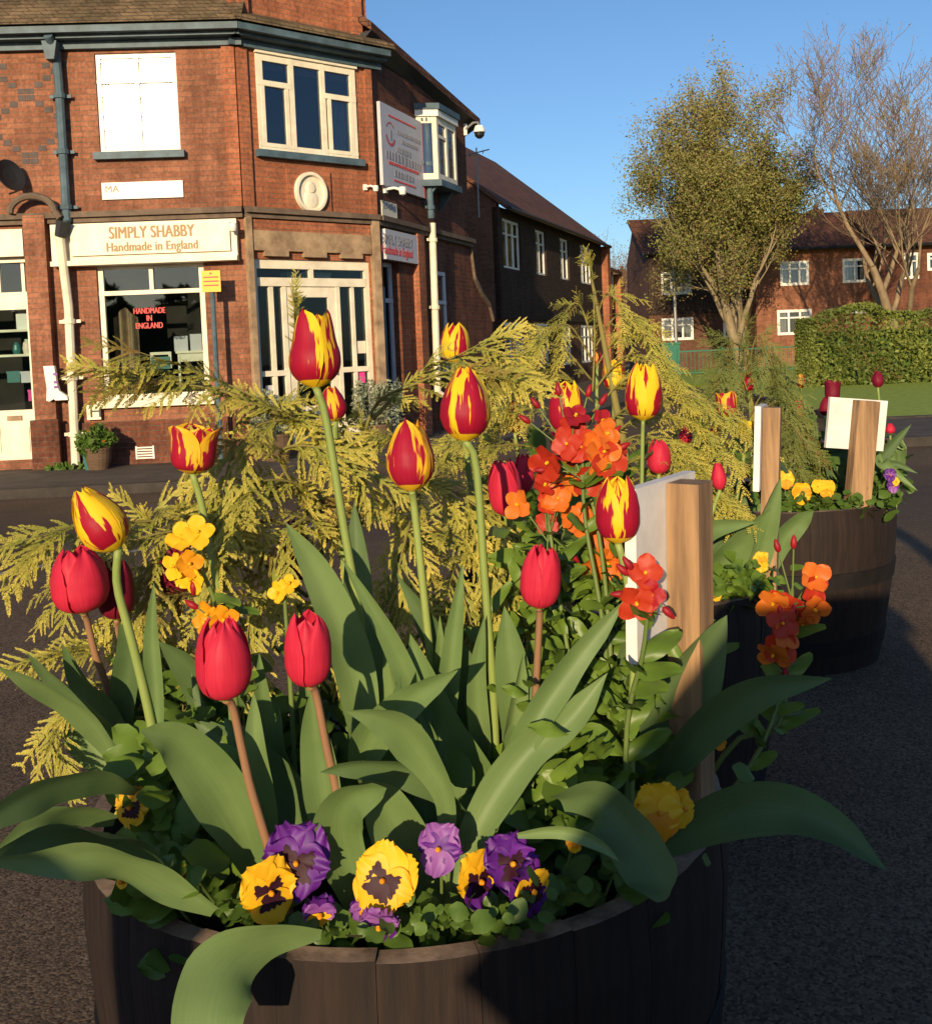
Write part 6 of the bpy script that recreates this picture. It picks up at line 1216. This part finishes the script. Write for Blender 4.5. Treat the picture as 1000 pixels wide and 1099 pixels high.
# ------------------------------------------------------------------ middle barrel
def rndleaves(base, n, seed, spread, hgt, wpx, d):
    g = random.Random(seed); out = []
    for k in range(n):
        s = g.uniform(-1,1); bx_,by_ = base; tipx = bx_+s*spread; tipy = by_-hgt*g.uniform(0.55,1.0)*(1-0.5*abs(s)); out.append(dict(p=[(bx_+s*6,by_),(bx_+s*spread*0.25,by_-(by_-tipy)*0.45),(bx_+s*spread*0.65,by_-(by_-tipy)*0.9),(tipx,tipy+abs(s)*hgt*0.15)],d=(d,d-0.1*g.uniform(-.3,1)),w=wpx*g.uniform(0.75,1.2),m=g.choice(('leaf','leaf_dark')),tw=g.uniform(-30,30),seed=seed*50+k))
    return out
T2 = [(607,437,37,56,2.0,'goblet','p_flame',0,'half open flamed tulip just above the large orange wallflower cluster'),(551,447,21,34,2.1,'egg','p_redflame',-4,'small red tulip with yellow tip left of the half open flamed tulip'),(659,402,25,34,2.15,'goblet','p_yel',0,'small yellow topped tulip directly above the orange wallflowers'),
      (690,420,40,62,1.95,'goblet','p_yel',0,'yellow tulip with one red stripe standing over the white board'),(707,490,23,38,2.0,'goblet','p_red',0,'plain red tulip peeping out above the nearest white board'),(780,434,22,28,2.1,'cup','p_redflame',0,'small open red tulip left of the middle stake'),
      (771,511,15,30,1.9,'egg','p_red',-6,'slim red tulip head beside the top of the nearest stake'),(803,461,20,20,2.0,'cup','p_yel',0,'little open yellow tulip beside the middle stake'),(641,384,12,14,2.4,'egg','p_redflame',0,'tiny red tulip beyond the yellow topped one'),(767,462,10,12,2.3,'egg','p_redflame',0,'tiny red tulip left of the little open yellow tulip'),(598,470,16,30,2.25,'egg','p_dark',0,'dark tulip hidden behind the half open flamed tulip'),(736,466,14,22,2.2,'egg','p_red',4,'small red tulip in the golden foliage right of the striped one')]
for i,(x,y,w_,h_,d_,kd,mm,tl,lab) in enumerate(T2):
    bx_ = x+(630-x)*0.15+random.uniform(-8,8); tulip(x,y,w_,h_,d_,kd,mm,[(x+(bx_-x)*0.3,y+h_/2+30),(bx_,max(y+120,600))],lab,tilt=tl,rad=0.0042,small=True,group='tulips in the half barrels',leaves=rndleaves((bx_,655),2,i+70,40,130,12,d_) if i%2==0 else ())
leafplant(P(790,640,1.95),'pale tulip leaves between the nearest stake and the middle one',[dict(p=[(745,650),(770,612),(800,580),(828,545)],d=(1.95,1.85),w=17,seed=60),dict(p=[(750,640),(790,610),(820,590),(830,560)],d=(1.98,1.9),w=14,seed=61,m='leaf_dark'),dict(p=[(740,640),(765,600),(790,560),(800,530)],d=(2.0,2.0),w=13,seed=62,m='leaf_dark'),dict(p=[(790,650),(815,600),(825,560),(838,512)],d=(1.9,1.85),w=12,seed=63),dict(p=[(750,600),(775,560),(780,540),(770,520)],d=(2.0,2.0),w=12,seed=64,m='leaf_dark'),dict(p=[(720,640),(735,600),(760,570),(812,560)],d=(1.95,1.8),w=13,seed=65)])
leafplant(P(870,560,2.7),'broad tulip leaf drooping over the front of the farthest barrel',[dict(p=[(830,610),(840,580),(858,560),(873,548)],d=(2.55,2.5),w=12,seed=66)])
pansy(766,640,1.82,10,(Y_,Y_,Y_),'small yellow pansy at the left inside the middle barrel',seed=30,blotch=False); pansy(817,603,1.88,12,(Y_,G_,Y_),'yellow pansy in front of the middle stake',seed=31,blotch=False); pansy(775,628,1.86,9,(PU,PU,LI),'tiny purple pansy in the middle barrel',seed=32,blotch=False)
bedding('bedding_foliage', [(780,635,1.85,25,12),(740,640,1.9,20,15),(800,625,1.9,20,12),(700,600,2.0,40,25)],'small green leaves in the middle barrel','bed_leaf',420,6,0.03,0.3)
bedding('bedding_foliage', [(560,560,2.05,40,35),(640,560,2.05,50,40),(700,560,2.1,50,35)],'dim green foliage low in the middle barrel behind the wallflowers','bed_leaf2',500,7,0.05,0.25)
# ------------------------------------------------------------------ farthest barrel
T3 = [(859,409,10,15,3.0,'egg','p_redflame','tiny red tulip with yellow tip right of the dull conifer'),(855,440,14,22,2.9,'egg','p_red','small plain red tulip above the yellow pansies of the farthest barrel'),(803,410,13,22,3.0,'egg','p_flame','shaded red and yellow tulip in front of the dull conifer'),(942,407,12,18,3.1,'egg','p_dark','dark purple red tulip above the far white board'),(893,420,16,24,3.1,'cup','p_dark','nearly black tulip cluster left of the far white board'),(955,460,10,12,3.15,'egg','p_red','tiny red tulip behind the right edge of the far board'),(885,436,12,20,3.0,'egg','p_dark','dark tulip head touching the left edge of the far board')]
for i,(x,y,w_,h_,d_,kd,mm,lab) in enumerate(T3): tulip(x,y,w_,h_,d_,kd,mm,[(x+2,y+h_/2+25),(x+4,y+90)],lab,rad=0.004,small=True,leaves=rndleaves((x+2,530),2,i+90,22,100,9,d_) if i%2 else ())
leafplant(P(925,530,2.9),'dark tulip leaves bending out right of the far white board',[dict(p=[(925,530),(940,500),(955,480),(978,455)],d=(2.9,2.85),w=7,m='leaf_dark',seed=67),dict(p=[(925,530),(930,500),(942,495),(950,500),(985,527)],d=(2.9,2.75),w=8,m='leaf',seed=68),dict(p=[(915,530),(925,515),(955,498),(985,508)],d=(2.9,2.8),w=5,m='leaf_dark',seed=69),dict(p=[(905,535),(895,500),(905,480),(915,470)],d=(2.95,2.95),w=12,m='leaf_dark',seed=70),dict(p=[(865,530),(868,480),(866,450),(862,425)],d=(2.95,2.95),w=10,m='leaf_dark',seed=71),dict(p=[(845,530),(848,500),(850,480),(842,450)],d=(2.95,2.95),w=9,m='leaf_dark',seed=72)])
for i,(x,y,r_,c,lab) in enumerate(((843,515,11,(Y_,Y_,G_),'yellow pansy leftmost in the farthest barrel'),(860,530,13,(Y_,G_,Y_),'largest yellow pansy in the farthest barrel'),(877,522,8,(Y_,Y_,Y_),'tiny yellow pansy in the middle of the farthest barrel'),(887,525,11,(Y_,Y_,G_),'yellow pansy next to the far wooden stake'),(955,510,8,(PU,LI,PU),'upper purple pansy at the right rim of the farthest barrel'),(958,522,8,(PU,PU,LI),'lower purple pansy at the right rim of the farthest barrel'),(961,517,5,(Y_,Y_,Y_),'tiny cream pansy beside the purple ones at the right rim'))): pansy(x,y,2.74,r_,c,lab,seed=40+i,blotch=False)
bedding('bedding_foliage', [(860,545,2.75,30,6),(900,545,2.75,30,6),(945,530,2.8,12,8),(820,545,2.8,20,8),(950,515,2.85,8,8)],'dark green pansy leaves around the rim of the farthest barrel','bed_leaf2',420,8,0.028,0.4)
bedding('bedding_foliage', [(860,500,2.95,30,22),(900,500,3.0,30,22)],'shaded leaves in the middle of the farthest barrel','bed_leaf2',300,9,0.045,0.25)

# ------------------------------------------------------------------ stakes with boards
def stake(px_top, py_top, px_bot, py_bot, d, wpx, label, lean_d=0.0, depthw=0.045, rotd=0, board=None, blabel=None):
    A = P(px_top,py_top,d); Bt = P(px_bot,py_bot,d+lean_d); dirv = (Bt-A).normalized(); Lf = (A.z-SOILZ+0.03)/-dirv.z; foot = A+dirv*Lf; up_ = -dirv; w_ = wpx/FPX*d
    x = (CR - up_*CR.dot(up_)).normalized(); x = Matrix.Rotation(R(rotd),3,up_) @ x; y = up_.cross(x).normalized()
    Mx = Matrix((x,y,up_)).transposed().to_4x4()
    t = thing('sign_stake', foot, label, 'stake', 'wooden sign stakes'); b = MB(); b.box(-w_/2,w_/2,-depthw/2,depthw/2,0,Lf,Mx); b.obj('post', M_['stake'], t)
    if board:
        bw0,bw1,bh0,bh1,side = board; b = MB(); y0 = side*(depthw/2+0.001); y1 = side*(depthw/2+0.012); b.box(bw0,bw1,min(y0,y1),max(y0,y1),Lf-bh1,Lf-bh0,Mx); b.obj('board', M_['board'], t)
    return t
stake(740,517,743,880,0.985,43,'nearest wooden stake with a narrow seen white board on its left side',rotd=57,depthw=0.032,board=(-0.090,0.060,-0.003,0.158,1))
stake(829,437,824,650,1.92,22,'middle grey wooden stake with the edge of a white board',rotd=68,depthw=0.031,board=(-0.045,0.07,-0.003,0.155,1))
stake(930,430,919,548,2.76,24,'far wooden stake nailed behind a square white board',rotd=8,depthw=0.035,board=(-0.095,0.072,-0.003,0.135,1))

# ------------------------------------------------------------------ pots at the shop
def shrubpot(F, px, pyb, rad, hgt, label, seed, pot='terracotta', fol='bed_leaf2', flowers=None, fr=0.35, fh=0.5):
    u,_ = F.uz(px,pyb,-0.45); q = F.W(u,-0.45,PAVE); t = thing('potted_plant', q, label, 'plant'); MB().lathe([(0,0),(rad*0.75,0),(rad*0.95,hgt*0.5),(rad,hgt),(rad*1.06,hgt),(rad*1.06,hgt+0.03),(rad*0.9,hgt+0.03),(rad*0.85,hgt-0.03),(0,hgt-0.03)],20).obj('pot', M_[pot], t, smooth=False)
    g = np.random.default_rng(seed); N = 1500; D = g.normal(size=(N,3)); D /= np.linalg.norm(D,axis=1)[:,None]; rr = g.uniform(0.3,1,N)**0.5; C = D*rr[:,None]*np.array([fr,fr,fh/2])*(1+0.2*np.sin(D[:,0:1]*6+seed)); C[:,2] += hgt+fh/2-0.05; V,Q = leafquads(C,0.032,g,0.45); link('foliage', mesh_np('foliage',V,Q,M_[fol]), t)
    if flowers:
        for k in range(6): c = C[g.integers(N)]*1.05; b = MB(); b.lathe([(0,0),(0.022,0.01),(0.028,0.02),(0,0.022)],8,Matrix.Translation(Vector(c))); b.obj('bloom', M_[flowers], t)
    return t
M_['paleleaf'] = leafmat('pale shrub leaf', (0.32,0.34,0.22), (0.16,0.20,0.11), streak=False)
shrubpot(F1,106,500,0.16,0.24,'woven basket pot with small orange flowers beside the cream drainpipe',1,flowers='orange',fr=0.22,fh=0.35)
shrubpot(F1,97,500,0.08,0.2,'small teal glazed pot left of the woven basket pot',2,pot='teal',fr=0.12,fh=0.2)
shrubpot(F2,296,478,0.22,0.3,'pale green shrub in a pot left of the corner shop door',3,fol='paleleaf',fr=0.36,fh=0.6)
shrubpot(F2,405,470,0.22,0.3,'pale green shrub in a pot right of the corner shop door',4,fol='paleleaf',fr=0.42,fh=0.7)
def weeds():
    g = random.Random(4); b = MB(); u0_ = F1.uz(62,500)[0]
    for k in range(60): p = F1.W(u0_+g.uniform(0,0.5),-0.25-g.uniform(0,0.1),PAVE); petal_disc(p,Vector((g.gauss(0,.6),g.gauss(0,.4),0.7)),Vector((0,-1,0.4)),g.uniform(0.05,0.12),0.02,b=b,n=3)
    tag(b.obj('weeds', M_['bed_leaf2'], smooth=True),'weeds growing at the foot of the drainpipe','weeds',None,'stuff')
weeds()
